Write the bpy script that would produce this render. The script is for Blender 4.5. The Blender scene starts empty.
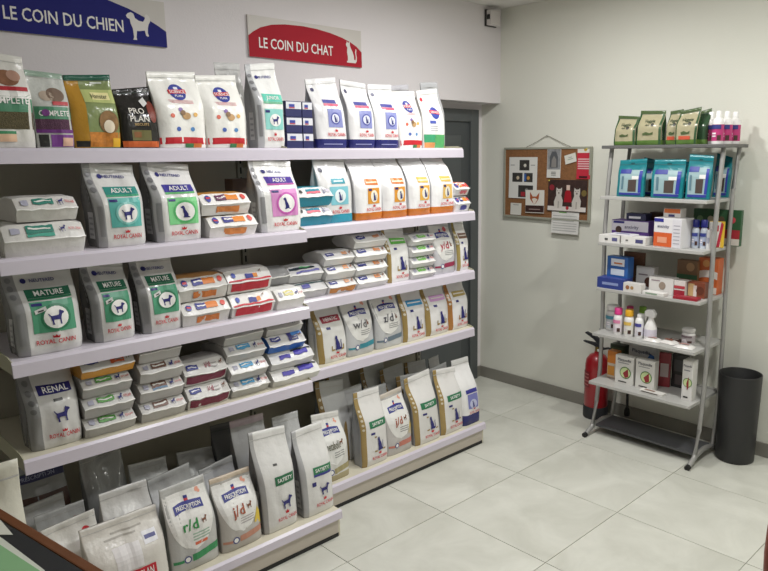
import bpy, bmesh, math, random
from mathutils import Vector, Matrix, noise

# ------------------------------------------------------------------ camera
SC = bpy.context.scene
COL = SC.collection
W, H = 768, 571
F, PX, PY = 694.18, 431.03, 286.34
YAW, PITCH, ROLL = 0.785193, 0.189698, -0.007239
cd = bpy.data.cameras.new('camera'); cam = bpy.data.objects.new('camera', cd); COL.objects.link(cam)
fw = Vector((-math.sin(YAW) * math.cos(PITCH), math.cos(YAW) * math.cos(PITCH), -math.sin(PITCH)))
r0 = Vector((math.cos(YAW), math.sin(YAW), 0)); u0 = r0.cross(fw)
rr = r0 * math.cos(ROLL) + u0 * math.sin(ROLL); uu = -r0 * math.sin(ROLL) + u0 * math.cos(ROLL)
mw = Matrix.Identity(4)
for i in range(3):
    mw[i][0], mw[i][1], mw[i][2] = rr[i], uu[i], -fw[i]
mw.translation = Vector((0, 0, 1.7)); cam.matrix_world = mw
cd.sensor_fit = 'HORIZONTAL'; cd.sensor_width = 36; cd.lens = F * 36 / W
cd.shift_x = (W / 2 - PX) / W; cd.shift_y = (PY - H / 2) / W; cd.clip_start = 0.02
SC.camera = cam
# ------------------------------------------------------------------ world, exposure, lights
wd = bpy.data.worlds.new('world'); SC.world = wd; wd.use_nodes = True
wd.node_tree.nodes['Background'].inputs[0].default_value = (.8, .85, .9, 1)
wd.node_tree.nodes['Background'].inputs[1].default_value = .05
SC.view_settings.view_transform = 'Standard'; SC.view_settings.look = 'None'
SC.view_settings.gamma = 1; SC.view_settings.use_curve_mapping = False
SC.view_settings.exposure = -0.1
CEIL = 2.67
# round surface-mounted ceiling lamps: x, y, power, colour; the last two are added far fill
DOWNLIGHTS = [(-2.1, 2.8, 19, (.99, .985, .96)), (-1.75, 1.7, 14, (.985, .98, 1)), (-0.7, 2.75, 23, (.99, .99, .94)),
              (-0.6, 1.5, 9, (.98, .98, .97)), (0.7, 2.2, 7, (.99, .99, .94)), (0.4, -0.5, 2, (.98, .98, 1))]
for x, y, p, c in DOWNLIGHTS:
    ld = bpy.data.lights.new('downlight_beam', 'AREA'); lo = bpy.data.objects.new('downlight_beam', ld); COL.objects.link(lo)
    ld.energy = p; ld.color = c; ld.shape = 'DISK'; ld.size = .11
    lo.location = (x, y, CEIL - .03)

# ------------------------------------------------------------------ helpers
def lin(c): return tuple((v / 12.92 if v <= .04045 else ((v + .055) / 1.055) ** 2.4) for v in c)
def hexc(s):
    s = s.lstrip('#')
    if len(s) == 3: s = ''.join(k * 2 for k in s)
    return lin([int(s[i:i + 2], 16) / 255 for i in (0, 2, 4)])
MATS = {}
def mat(col, rough=.5, metal=0, bump=0, bscale=60, var=0, vscale=8, emit=0, trans=0, coat=0):
    key = (col, rough, metal, bump, bscale, var, vscale, emit, trans, coat)
    if key in MATS: return MATS[key]
    m = bpy.data.materials.new('mat_' + col.strip('#')); m.use_nodes = True
    nt = m.node_tree; b = nt.nodes['Principled BSDF']; c = hexc(col)
    b.inputs['Base Color'].default_value = (*c, 1); b.inputs['Roughness'].default_value = rough; b.inputs['Metallic'].default_value = metal
    if trans: b.inputs['Transmission Weight'].default_value = trans
    if coat: b.inputs['Coat Weight'].default_value = coat
    tc = nt.nodes.new('ShaderNodeTexCoord')
    n = nt.nodes.new('ShaderNodeTexNoise'); n.inputs['Scale'].default_value = vscale; n.inputs['Detail'].default_value = 5
    nt.links.new(tc.outputs['Object'], n.inputs['Vector'])
    mx = nt.nodes.new('ShaderNodeMix'); mx.data_type = 'RGBA'
    v = var if var else .04
    mx.inputs['A'].default_value = (*[k * (1 - v) for k in c], 1); mx.inputs['B'].default_value = (*[min(1, k * (1 + v)) for k in c], 1)
    nt.links.new(n.outputs['Fac'], mx.inputs['Factor']); nt.links.new(mx.outputs['Result'], b.inputs['Base Color'])
    if bump:
        n2 = nt.nodes.new('ShaderNodeTexNoise'); n2.inputs['Scale'].default_value = bscale; n2.inputs['Detail'].default_value = 3
        nt.links.new(tc.outputs['Object'], n2.inputs['Vector'])
        bp = nt.nodes.new('ShaderNodeBump'); bp.inputs['Strength'].default_value = bump; bp.inputs['Distance'].default_value = .01
        nt.links.new(n2.outputs['Fac'], bp.inputs['Height']); nt.links.new(bp.outputs['Normal'], b.inputs['Normal'])
    if emit:
        b.inputs['Emission Color'].default_value = (*c, 1); b.inputs['Emission Strength'].default_value = emit
    MATS[key] = m; return m
def film(col, rough=.3): return mat(col, rough, bump=.4, bscale=24)
def ink(col): return mat(col, .42)

def link(name, me, parent=None, m=None):
    o = bpy.data.objects.new(name, me); COL.objects.link(o)
    if parent is not None: o.parent = parent
    if m is not None:
        for k in (m if isinstance(m, (list, tuple)) else [m]): me.materials.append(k)
    return o
def tag(o, label, cat, group=None):
    o['label'] = label; o['category'] = cat
    if group: o['group'] = group
    return o
def empty(name, loc, rz=0, label=None, cat=None, group=None):
    o = bpy.data.objects.new(name, None); COL.objects.link(o); o.location = loc; o.rotation_euler = (0, 0, rz); o.empty_display_size = .02
    if label: tag(o, label, cat, group)
    return o
class MB:
    def __init__(s): s.v = []; s.f = []; s.mi = []
    def add(s, vs, fs, mi=0):
        n = len(s.v); s.v += [tuple(v) for v in vs]; s.f += [tuple(i + n for i in f) for f in fs]; s.mi += [mi] * len(fs); return s
    def box(s, a, b, mi=0):
        x0, y0, z0 = a; x1, y1, z1 = b
        return s.add([(x0, y0, z0), (x1, y0, z0), (x1, y1, z0), (x0, y1, z0), (x0, y0, z1), (x1, y0, z1), (x1, y1, z1), (x0, y1, z1)],
                     [(3, 2, 1, 0), (4, 5, 6, 7), (0, 1, 5, 4), (1, 2, 6, 5), (2, 3, 7, 6), (3, 0, 4, 7)], mi)
    def prism(s, pts, axis, a, b, mi=0):
        n = len(pts)
        def P(p, t):
            return (t, p[0], p[1]) if axis == 0 else ((p[0], t, p[1]) if axis == 1 else (p[0], p[1], t))
        vs = [P(p, a) for p in pts] + [P(p, b) for p in pts]
        return s.add(vs, [tuple(range(n)), tuple(range(2 * n - 1, n - 1, -1))] + [(i, i + n, (i + 1) % n + n, (i + 1) % n) for i in range(n)], mi)
    def lathe(s, prof, seg=24, c=(0, 0, 0), mi=0, caps=True):
        n = len(prof); vs = []; fs = []
        for r, z in prof:
            for k in range(seg):
                a = 2 * math.pi * k / seg; vs.append((c[0] + r * math.cos(a), c[1] + r * math.sin(a), c[2] + z))
        for i in range(n - 1):
            for k in range(seg):
                k2 = (k + 1) % seg; fs.append((i * seg + k, i * seg + k2, (i + 1) * seg + k2, (i + 1) * seg + k))
        if caps:
            fs.append(tuple(range(seg - 1, -1, -1))); fs.append(tuple((n - 1) * seg + k for k in range(seg)))
        return s.add(vs, fs, mi)
    def tube(s, pts, r, seg=10, mi=0, closed=False):
        pts = [Vector(p) for p in pts]; n = len(pts); vs = []; fs = []; up = Vector((0, 0, 1))
        for i, p in enumerate(pts):
            d = ((pts[(i + 1) % n] if closed or i < n - 1 else p) - (pts[i - 1] if closed or i > 0 else p)).normalized()
            a = d.cross(up) if abs(d.z) < .98 else d.cross(Vector((1, 0, 0)))
            a.normalize(); b = a.cross(d)
            rad = r[i] if isinstance(r, (list, tuple)) else r
            for k in range(seg):
                t = 2 * math.pi * k / seg; vs.append(p + a * (rad * math.cos(t)) + b * (rad * math.sin(t)))
        m = n if closed else n - 1
        for i in range(m):
            for k in range(seg):
                k2 = (k + 1) % seg; j = (i + 1) % n
                fs.append((i * seg + k, i * seg + k2, j * seg + k2, j * seg + k))
        if not closed: fs += [tuple(range(seg - 1, -1, -1)), tuple((n - 1) * seg + k for k in range(seg))]
        return s.add(vs, fs, mi)
    def mesh(s, name, smooth=False, bevel=0):
        me = bpy.data.meshes.new(name); me.from_pydata(s.v, [], s.f); me.polygons.foreach_set('material_index', s.mi)
        bm = bmesh.new(); bm.from_mesh(me)
        bmesh.ops.recalc_face_normals(bm, faces=bm.faces)
        if bevel:
            es = [e for e in bm.edges if len(e.link_faces) == 2 and e.calc_face_angle(0) > .6]
            bmesh.ops.bevel(bm, geom=es, offset=bevel, segments=2, affect='EDGES', profile=.6)
        if smooth:
            for f in bm.faces: f.smooth = True
            for e in bm.edges:
                if len(e.link_faces) == 2 and e.calc_face_angle(0) > .75: e.smooth = False
        bm.to_mesh(me); bm.free(); return me
    def build(s, name, m, parent=None, smooth=False, bevel=0): return link(name, s.mesh(name, smooth, bevel), parent, m)

# ------------------------------------------------------------------ text and print that follow a surface
TXT = {}
def text2d(t):
    if t in TXT: return TXT[t]
    cu = bpy.data.curves.new('t', 'FONT'); cu.body = t; cu.size = 1; cu.align_x = 'CENTER'; cu.resolution_u = 2; cu.offset = .012
    ob = bpy.data.objects.new('t', cu); COL.objects.link(ob)
    dg = bpy.context.evaluated_depsgraph_get(); me = bpy.data.meshes.new_from_object(ob.evaluated_get(dg))
    vs = [(v.co.x, v.co.y) for v in me.vertices]; fs = [tuple(p.vertices) for p in me.polygons]
    bpy.data.objects.remove(ob); bpy.data.curves.remove(cu); bpy.data.meshes.remove(me)
    x0 = min(v[0] for v in vs); x1 = max(v[0] for v in vs)
    cx = (x0 + x1) / 2; vs = [((x - cx) / .7, y / .7 - .5) for x, y in vs]
    TXT[t] = (vs, fs, (x1 - x0) / .7); return TXT[t]
DOG = [(0, .78), (.06, .80), (.14, .66), (.2, .62), (.62, .64), (.68, .72), (.70, .92), (.76, 1.0), (.82, .93), (.92, .90), (1.0, .82), (.98, .74), (.88, .70), (.84, .62), (.80, .48), (.78, .38), (.79, .05), (.84, 0), (.70, 0), (.69, .30), (.62, .34), (.34, .34), (.30, .26), (.33, .05), (.36, 0), (.22, 0), (.21, .22), (.16, .34), (.15, .50), (.08, .64)]
CAT = [(.12, .78), (.10, .86), (.16, .92), (.18, 1.0), (.27, .93), (.36, .94), (.42, .99), (.44, .88), (.46, .78), (.52, .68), (.66, .52), (.76, .34), (.78, .16), (.90, .14), (.93, .30), (.88, .52), (.94, .68), (1.0, .64), (.97, .48), (1.02, .28), (1.0, .08), (.9, 0), (.16, 0), (.14, .06), (.24, .10), (.24, .30), (.18, .48), (.20, .62), (.22, .70)]
DOGSIT = [(.1, .8), (0, .84), (.02, .9), (.14, .94), (.24, 1), (.36, .96), (.44, .84), (.5, .66), (.64, .48), (.78, .28), (.8, .1), (.98, .06), (1, 0), (.3, 0), (.24, .05), (.32, .1), (.34, .3), (.28, .46), (.26, .62), (.22, .74)]
SIGNDOG = [(0, .86), (.08, .95), (.2, 1.0), (.3, .96), (.36, .80), (.5, .72), (.68, .70), (.76, .82), (.76, .95), (.84, 1.0), (.95, .92), (.98, .76), (.9, .62), (.86, .5), (.84, .3), (.88, .2), (.84, .16), (.76, .2), (.72, .38), (.5, .34), (.4, .34), (.36, .1), (.38, 0), (.22, 0), (.26, .1), (.24, .4), (.16, .6), (.14, .74), (.04, .78)]
SHAPES = {'dog': (DOG, 1.0), 'cat': (CAT, .55), 'sitdog': (DOGSIT, .7), 'signcat': (CAT, .72), 'signdog': (SIGNDOG, .95)}
def tri2d(pts):
    bm = bmesh.new(); vs = [bm.verts.new((x, y, 0)) for x, y in pts]; f = bm.faces.new(vs)
    bmesh.ops.triangulate(bm, faces=[f]); bm.verts.index_update()
    out = [tuple(v.index for v in f.verts) for f in bm.faces]; bm.free(); return out
TRI = {k: tri2d(v[0]) for k, v in SHAPES.items()}
class Surf:
    """fn(u, v, off) -> local point; u in -1..1 over half width wu (m), v in 0..1 over height hv (m)"""
    def __init__(s, fn, w, h): s.fn = fn; s.w = w; s.h = h
    def flat(s, name, vs, fs, col, parent, layer):
        me = bpy.data.meshes.new(name); me.from_pydata([s.fn(u, v, .0016 + .0012 * layer) for u, v in vs], [], fs)
        return link(name, me, parent, col if not isinstance(col, str) else ink(col))
    def panel(s, u0, v0, u1, v1, col, parent, layer=0, name='colour_panel', arc=0, skew=0):
        nu, nv = 8, 6; vs = []; fs = []
        for j in range(nv + 1):
            for i in range(nu + 1):
                a = i / nu; b = j / nv
                vs.append((u0 + (u1 - u0) * a, v0 + (v1 - v0) * b + arc * (1 - (2 * a - 1) ** 2) + skew * (a - .5)))
        for j in range(nv):
            for i in range(nu):
                k = j * (nu + 1) + i; fs.append((k, k + 1, k + nu + 2, k + nu + 1))
        return s.flat(name, vs, fs, col, parent, layer)
    def shield(s, v0, v1, col, parent, name='white_shield'):
        nu, nv = 10, 14; vs = []; fs = []
        for j in range(nv + 1):
            t = j / nv; hw_ = .93 * math.sqrt(max(0, 1 - (1 - min(1, t * 1.35)) ** 2)) + .02
            for i in range(nu + 1): vs.append(((2 * i / nu - 1) * hw_, v0 + (v1 - v0) * t))
        for j in range(nv):
            for i in range(nu): k = j * (nu + 1) + i; fs.append((k, k + 1, k + nu + 2, k + nu + 1))
        return s.flat(name, vs, fs, col, parent, -.5)
    def text(s, t, u, v, h, col, parent, layer=1, name='lettering', maxw=None):
        vs, fs, wd_ = text2d(t); sx = h
        if maxw and wd_ * h > maxw: sx = maxw / wd_
        return s.flat(name, [(u + x * sx / (s.w / 2), v + y * h / s.h) for x, y in vs], fs, col, parent, layer)
    def disc(s, u, v, r, col, parent, layer=1, name='roundel', sy=1, r2=0):
        n = 20; vs = []
        for k in range(n):
            a = 2 * math.pi * k / n; vs.append((u + r * math.cos(a) / (s.w / 2), v + sy * r * math.sin(a) / s.h))
        if r2:
            for k in range(n):
                a = 2 * math.pi * k / n; vs.append((u + r2 * math.cos(a) / (s.w / 2), v + sy * r2 * math.sin(a) / s.h))
            fs = [(k, (k + 1) % n, (k + 1) % n + n, k + n) for k in range(n)]
        else:
            for q in (.66, .33):
                for k in range(n):
                    a = 2 * math.pi * k / n; vs.append((u + q * r * math.cos(a) / (s.w / 2), v + sy * q * r * math.sin(a) / s.h))
            vs.append((u, v)); fs = [(k + n * j, (k + 1) % n + n * j, (k + 1) % n + n * j + n, k + n * j + n) for j in (0, 1) for k in range(n)] + [(2 * n + k, 2 * n + (k + 1) % n, 3 * n) for k in range(n)]
        return s.flat(name, vs, fs, col, parent, layer)
    def icon(s, kind, u, v, h, col, parent, layer=2, flip=False):
        pts, asp = SHAPES[kind]; q = []
        for x, y in pts:
            x = (1 - x) if flip else x
            q.append((u + (x - .5) * h * asp / (s.w / 2), v + (y - .5) * h / s.h))
        return s.flat({'dog': 'dog_emblem', 'cat': 'cat_emblem', 'signcat': 'cat_emblem', 'sitdog': 'dog_emblem', 'signdog': 'dog_emblem'}[kind], q, TRI[kind], col, parent, layer)
    def poly(s, pts, col, parent, layer=1, name='colour_panel'):
        return s.flat(name, pts, tri2d(pts), col, parent, layer)
def smooth01(t): t = max(0, min(1, t)); return t * t * (3 - 2 * t)

# ------------------------------------------------------------------ stand-up pouch bag
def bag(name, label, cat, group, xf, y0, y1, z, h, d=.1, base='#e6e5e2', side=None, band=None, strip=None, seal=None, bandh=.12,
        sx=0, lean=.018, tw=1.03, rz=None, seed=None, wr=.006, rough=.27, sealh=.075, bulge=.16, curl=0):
    """bag facing +x (rz=90 deg): front base at xf, from y0 to y1"""
    if rz is None: y0 += .008; y1 += .009
    w = y1 - y0
    if seed is None: seed = hash_(label)
    rnd = random.Random(seed)
    ph = rnd.uniform(0, 50)
    slant = rnd.uniform(-.012, .012)
    def prof(v):
        if v < .1: g = .86 + .14 * math.sin(v / .1 * math.pi / 2)
        elif v < .5: g = 1
        elif v < 1 - sealh: g = 1 - .94 * smooth01((v - .5) / (1 - sealh - .5)) ** 1.15
        else: g = .06
        return g
    def c(v): return lean * v + d * .12 * smooth01((v - .4) / .6) + curl * smooth01((v - .8) / .2)
    def hw(v): return w / 2 * (1 - (1 - tw) * v) * (1 + .03 * math.sin(math.pi * min(1, v * 1.1)) * (.6 + math.sin(6 * v + ph)))
    def wrn(u, v, k=0):
        a = wr * smooth01(v / .12) * (1 if v < 1 - sealh else .6)
        p = Vector((u * w * 9 + ph, v * h * 5 + k, ph))
        q = Vector((u * w * 24 + ph, v * h * 11 + k + 7, ph * 2))
        return a * (1.3 * noise.noise(p) + .6 * noise.noise(q))
    def zz(u, v): return v * h + slant * u * smooth01((v - .6) / .4)
    def front(u, v, off=0):
        g = prof(v)
        e = abs(u) ** 6
        y = -d / 2 * g * (1 + bulge * (1 - u * u) * math.sin(math.pi * min(1, v / .92)) - .3 * e) + c(v) + wrn(u, v) * (1 - .5 * e)
        return Vector((hw(v) * u + sx * v, y - off, zz(u, v)))
    def back(u, v):
        g = prof(v); e = abs(u) ** 6
        y = d / 2 * g * (1 + .5 * bulge * (1 - u * u) * math.sin(math.pi * min(1, v / .92)) - .28 * e) + c(v) + wrn(u, v, 13)
        if g < .1: y = max(y, front(u, v).y + .002)
        return Vector((hw(v) * u + sx * v, y, zz(u, v)))
    us = [-1, -.96, -.9, -.82, -.72, -.6, -.48, -.36, -.24, -.12, 0, .12, .24, .36, .48, .6, .72, .82, .9, .96, 1]
    if strip: us = sorted(set(us) | {strip[1]})
    vs_ = sorted(set([0, .02, .05] + [.09 + .037 * k for k in range(22)] + [1 - sealh - .004, 1 - sealh + .004, 1 - sealh * .5, 1] + ([bandh] if band else [])))
    ts = [.3, .5, .7]
    ring = []
    for v in vs_:
        row = [front(u, v) for u in us]
        a, b = front(1, v), back(1, v); gd = (.02 + .07 * smooth01(v * 1.2)) * min(w, .2) * .5 * (prof(v) if prof(v) > .1 else 0)
        row += [a.lerp(b, t) + Vector((-gd * (1 - abs(2 * t - 1)) * 2, 0, 0)) for t in ts]
        row += [back(u, v) for u in reversed(us)]
        a, b = back(-1, v), front(-1, v)
        row += [a.lerp(b, t) + Vector((gd * (1 - abs(2 * t - 1)) * 2, 0, 0)) for t in ts]
        ring.append(row)
    n = len(ring[0]); nu = len(us)
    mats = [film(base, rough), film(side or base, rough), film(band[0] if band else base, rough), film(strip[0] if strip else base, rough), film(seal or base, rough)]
    vs = [p for r_ in ring for p in r_]; fs = []; mi = []
    for j in range(len(vs_) - 1):
        vm = (vs_[j] + vs_[j + 1]) / 2
        for i in range(n):
            i2 = (i + 1) % n; fs.append((j * n + i, j * n + i2, (j + 1) * n + i2, (j + 1) * n + i))
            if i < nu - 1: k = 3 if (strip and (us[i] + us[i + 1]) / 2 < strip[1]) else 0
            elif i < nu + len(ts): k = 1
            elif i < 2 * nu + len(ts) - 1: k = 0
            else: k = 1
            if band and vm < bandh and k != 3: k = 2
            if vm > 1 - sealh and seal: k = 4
            mi.append(k)
    fs.append(tuple(range(n - 1, -1, -1))); mi.append(0)
    top = (len(vs_) - 1) * n; fs.append(tuple(top + i for i in range(n))); mi.append(4 if seal else 0)
    me = bpy.data.meshes.new('bag_body'); me.from_pydata(vs, [], fs); me.polygons.foreach_set('material_index', mi)
    me.polygons.foreach_set('use_smooth', [True] * len(fs))
    rz = math.pi / 2 if rz is None else rz
    dr = Vector((math.cos(rz - math.pi / 2), math.sin(rz - math.pi / 2)))
    root = empty(name, (xf - d / 2 * dr.x, (y0 + y1) / 2 - d / 2 * dr.y, z), rz, label, cat, group)
    link('bag_body', me, root, mats)
    # heat seal line
    S = Surf(front, w, h); S.root = root
    S.panel(-.98, 1 - sealh - .006, .98, 1 - sealh + .002, '#bdbcba' if sum(hexc(base)) > 1.2 else '#4a5a54', root, 0, 'seal_line')
    # side face facing the viewer, for print on the gusset
    def sidef(u, v, off=0):
        a, b = back(-1, v), front(-1, v); t = (u + 1) / 2
        gd = (.02 + .07 * smooth01(v * 1.2)) * min(w, .2) * .5 * prof(v)
        return a.lerp(b, t) + Vector((gd * (1 - abs(2 * t - 1)) * 2 - off, 0, 0))
    S.side = Surf(sidef, d, h)
    return S
def hash_(s):
    k = 7
    for ch in s: k = (k * 31 + ord(ch)) % 1000003
    return k
RED = '#c8202c'; NAVY = '#2a2a72'; WHITE = '#f2f1ee'; TEAL = '#3fa59a'; GREEN = '#2f8f5b'; GOLD = '#9c8450'
def side_print(S, col='#8d8d90'):
    for k in range(5): S.side.disc(.05, .8 - .07 * k, .009, col, S.root, 0, 'side_roundel')
    S.side.panel(-.45, .1, .45, .42, '#c9c8c8', S.root, 0, 'side_text_block')
    for k in range(4): S.side.panel(-.3, .14 + .065 * k, .3, .165 + .065 * k, '#9b9b9e', S.root, 1, 'side_text_line')
def crown(S, u, v, col=RED):
    S.poly([(u - .09, v + .0), (u - .11, v + .035), (u - .05, v + .018), (u, v + .04), (u + .05, v + .018), (u + .11, v + .035), (u + .09, v)], col, S.root, 1, 'crown_emblem')
def rc_text(S, u=.1, v=.13, col=RED, s=1.0):
    S.text('ROYAL CANIN', u, v, .0155 * s, col, S.root, 2, maxw=S.w * .58); crown(S, u, v + .04, col)
def royal(S, title, tcol, block, icon, disc=WHITE, top=.66, bl=(.24, .6), ul=-.5, ring=None, sub=None, ctag=None, side=True, iconcol=NAVY):
    r = S.root
    S.panel(ul, top, .8, top + .09, tcol, r)
    S.text(title, (ul + .8) / 2, top + .047, .0155, WHITE, r, 2, maxw=S.w * .42)
    if sub: S.panel(ul, top - .025, .8, top - .002, sub, r)
    S.panel(ul, bl[0], .78, bl[1], block, r)
    cu = (ul + .78) / 2 + .05; cv = (bl[0] + bl[1]) / 2 - .01; rad = min(S.w * .2, (bl[1] - bl[0]) * S.h * .36)
    if ring: S.disc(cu, cv, rad * 1.22, ring, r, 1, 'roundel_ring', r2=rad)
    if disc: S.disc(cu, cv, rad, disc, r, 1)
    S.icon(icon, cu, cv, rad * 1.3, iconcol, r)
    for k in range(3): S.disc(-.84, .86 - .085 * k, .0085, '#7d7d80', r, 1, 'strip_roundel')
    S.panel(-.93, .14, -.76, .5, '#8e8e90', r, 1, 'strip_text')
    S.panel(ul + .04, bl[1] - .045, ul + .34, bl[1] - .015, NAVY, r, 1, 'size_tag')
    S.text('NEUTERED' if ctag is None else ctag, .1, .84, .010, '#3b3f86', r, maxw=S.w * .5)
    S.disc(-.42, .84, .008, NAVY, r, 1, 'logo_mark')
    rc_text(S, .12, bl[0] - .11)
    if side: side_print(S)
def goldcat(S, title, tcol, icon='cat', top=.6, gold=GOLD):
    r = S.root
    S.panel(-.5, top, .82, top + .1, tcol, r)
    if title: S.text(title, .16, top + .052, .0145, WHITE, r, maxw=S.w * .5)
    else: S.panel(-.38, top + .045, .7, top + .065, '#ded8d2', r, 1, 'text_line')
    S.panel(-.38, top - .1, -.12, top - .06, NAVY, r, 0, 'size_tag')
    S.icon(icon, .25, .34, .075, NAVY, r)
    for (a, b, c_, d_) in ((-.2, .2, .05, .23), (-.2, .2, -.12, .29), (.45, .2, .68, .23), (.6, .2, .68, .29)): S.panel(a, b, c_, d_, gold, r, 0, 'gold_bracket')
    rc_text(S, .25, .1)
    for k in range(3): S.disc(-.85, .7 - .08 * k, .0065, '#d0cab8', r, 1, 'strip_roundel')
    S.side.panel(-.6, .08, .6, .5, '#cfcdc8', r, 0, 'side_text_block')
def hills(S, code, ccol, bcol, icon='dog', sub='#9a9a9a', accent=None, roundcol='#3e4a86', shield=True):
    r = S.root
    if shield: S.shield(.25, .9, film('#e6e5e2'), r)
    S.panel(-.62, .685, .62, .775, '#2e3587', r, .8, 'ribbon', arc=.02)
    S.text('PRESCRIPTION', 0, .742, .0135, WHITE, r, 2.5, maxw=S.w * .52); S.text('DIET', 0, .705, .008, WHITE, r, 2.5)
    S.panel(-.08, .79, .08, .83, '#c53a45', r, 0, 'logo_mark'); S.panel(-.08, .82, .08, .85, '#2e3587', r, 1, 'logo_mark')
    S.text(code, -.12, .555, .038, ccol, r, 2.5, maxw=S.w * .5); S.icon(icon, .45, .57, .026, '#7a4a35', r)
    for k in range(3): S.panel(-.1, .43 - .035 * k, .62, .445 - .035 * k, sub, r, 0, 'small_print')
    if accent: S.panel(-.05, .30, .5, .335, accent, r, 0, 'accent_bar')
    S.panel(-.95, .13, -.55, .165, bcol, r, 0, 'colour_band'); S.panel(-.2, .13, .97, .215, bcol, r, 0, 'colour_band', skew=.03)
    S.disc(-.4, .155, .014, roundcol, r, 1, 'roundel_ring', r2=.0095); S.disc(-.4, .155, .0095, WHITE, r, 1)
    S.disc(.55, .87, .009, '#e8a58f', r, 0, 'sticker'); S.disc(.62, .845, .006, '#e8a58f', r, 1, 'sticker')

# ------------------------------------------------------------------ bag lying on a shelf, end towards the aisle
def lying(name, label, cat, group, xf, y0, y1, z, hh, L=.24, base='#e4e2df', low=None, top=None, ridge=.52, rz=0, sag=.0, seed=None):
    w = y1 - y0; rnd = random.Random(seed if seed is not None else hash_(label)); ph = rnd.uniform(0, 60)
    pr = [(.018, 0), (.006, ridge * .5), (-.004, ridge), (.016, .78), (.036, .97), (.09, 1.01), (L * .6, .97), (L * .9, .72), (L, .5), (L * .97, .25), (L * .8, 0), (L * .3, 0)]
    def st(u):
        a = abs(u); return 1 - .12 * smooth01((a - .8) / .2) * a
    def pt(y, zf, u, off=0, n=(0, 0)):
        s = st(u); e = abs(u) ** 5
        k = .003 * noise.noise(Vector((u * 4 + ph, y * 22 + zf * 3, ph))) + .0018 * noise.noise(Vector((u * 11 + ph, y * 40 + zf * 8, ph + 5)))
        yy = L / 2 + (y - L / 2) * (1 - .05 * e) + k - off
        zc = .5 + (zf - .5) * (s if zf > .05 else 1)
        if zf <= .01: return Vector((u * w / 2 * .97, yy, 0))
        zz = zc * hh + k * 1.3 - sag * u
        return Vector((u * w / 2, yy, max(0.0005, zz + off * .5)))
    us = [-1, -.95, -.82, -.55, -.28, 0, .28, .55, .82, .95, 1]
    vs = []; fs = []; mi = []; n = len(pr)
    for u in us: vs += [pt(y, zf, u) for y, zf in pr]
    for i in range(len(us) - 1):
        for k in range(n):
            k2 = (k + 1) % n; fs.append((i * n + k, (i + 1) * n + k, (i + 1) * n + k2, i * n + k2))
            mi.append(1 if k < 2 else (2 if k >= 4 and k < 8 else 0))
    fs += [tuple(range(n)), tuple((len(us) - 1) * n + k for k in range(n - 1, -1, -1))]; mi += [1, 1]
    me = bpy.data.meshes.new('bag_body'); me.from_pydata(vs, [], fs); me.polygons.foreach_set('material_index', mi)
    bm = bmesh.new(); bm.from_mesh(me); bmesh.ops.recalc_face_normals(bm, faces=bm.faces)
    for f in bm.faces: f.smooth = True
    for e in bm.edges:
        if len(e.link_faces) == 2 and e.calc_face_angle(0) > .55: e.smooth = False
    bm.to_mesh(me); bm.free()
    root = empty(name, (xf, (y0 + y1) / 2, z), math.pi / 2 + rz, label, cat, group)
    link('bag_body', me, root, [film(base), film(low or base), film(top or base)])
    def up(u, v, off=0):
        if v < .5: a, b, t = pr[2], pr[3], v * 2
        else: a, b, t = pr[3], pr[4], v * 2 - 1
        return pt(a[0] + (b[0] - a[0]) * t, a[1] + (b[1] - a[1]) * t, u, off + .0012)
    def lo(u, v, off=0):
        if v < .5: a, b, t = pr[0], pr[1], v * 2
        else: a, b, t = pr[1], pr[2], v * 2 - 1
        return pt(a[0] + (b[0] - a[0]) * t, max(.02, a[1] + (b[1] - a[1]) * t), u, off + .0012)
    S = Surf(up, w, hh * .47); S.root = root; S.low = Surf(lo, w, hh * ridge)
    # folded rim where the printed face turns under
    m = MB(); m.tube([pt(-.005, ridge - .005, u) for u in us], .0028, 6); m.build('fold_rim', film('#f0efec'), root, True)
    return S
def lie_royal(S, col, icon='dog', bar=None):
    r = S.root
    S.panel(-.82, .3, -.6, .7, '#aab', r, 0, 'logo_mark'); S.panel(-.45, .32, .22, .8, col, r)
    if bar: S.panel(-.45, .14, .22, .3, bar, r)
    S.panel(-.4, .5, .15, .62, '#e7e7e2', r, 1, 'text_line')
    S.icon(icon, .45, .5, .02, NAVY, r); S.text('ROYAL CANIN', .76, .45, .0065, RED, r, maxw=S.w * .16)
def lie_hills(S, c1, c2, low=None):
    r = S.root
    S.disc(-.72, .52, .012, '#39459a', r, 0); S.panel(-.8, .44, -.64, .6, '#c9404a', r, 1, 'ribbon')
    S.panel(-.42, .28, .0, .8, c1, r); S.panel(.0, .28, .5, .8, c2, r); S.panel(-.36, .48, .0, .62, WHITE, r, 1, 'text_line')
    S.disc(.74, .55, .011, '#d8574f', r, 0, 'sticker')
    if low: S.low.panel(-.45, .2, .5, .75, low, r)
def lie_diet(S, code, ccol, low=None, block=None):
    r = S.root
    S.panel(-.86, .35, -.35, .75, '#2e3587', r, 0, 'ribbon'); S.panel(-.8, .5, -.42, .6, '#e7e7f2', r, 1, 'text_line')
    if block: S.panel(.08, .2, .6, .95, block, r)
    if code: S.text(code, .1, .52, .018, ccol, r)
    S.icon('dog', .74, .55, .018, '#7a4a35', r)
    for k in range(2): S.panel(.25, .3 + .2 * k, .55, .36 + .2 * k, '#a9a6a6', r, 1, 'text_line')
    if low: S.low.panel(-.92, .12, .92, .85, low, r)

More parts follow.
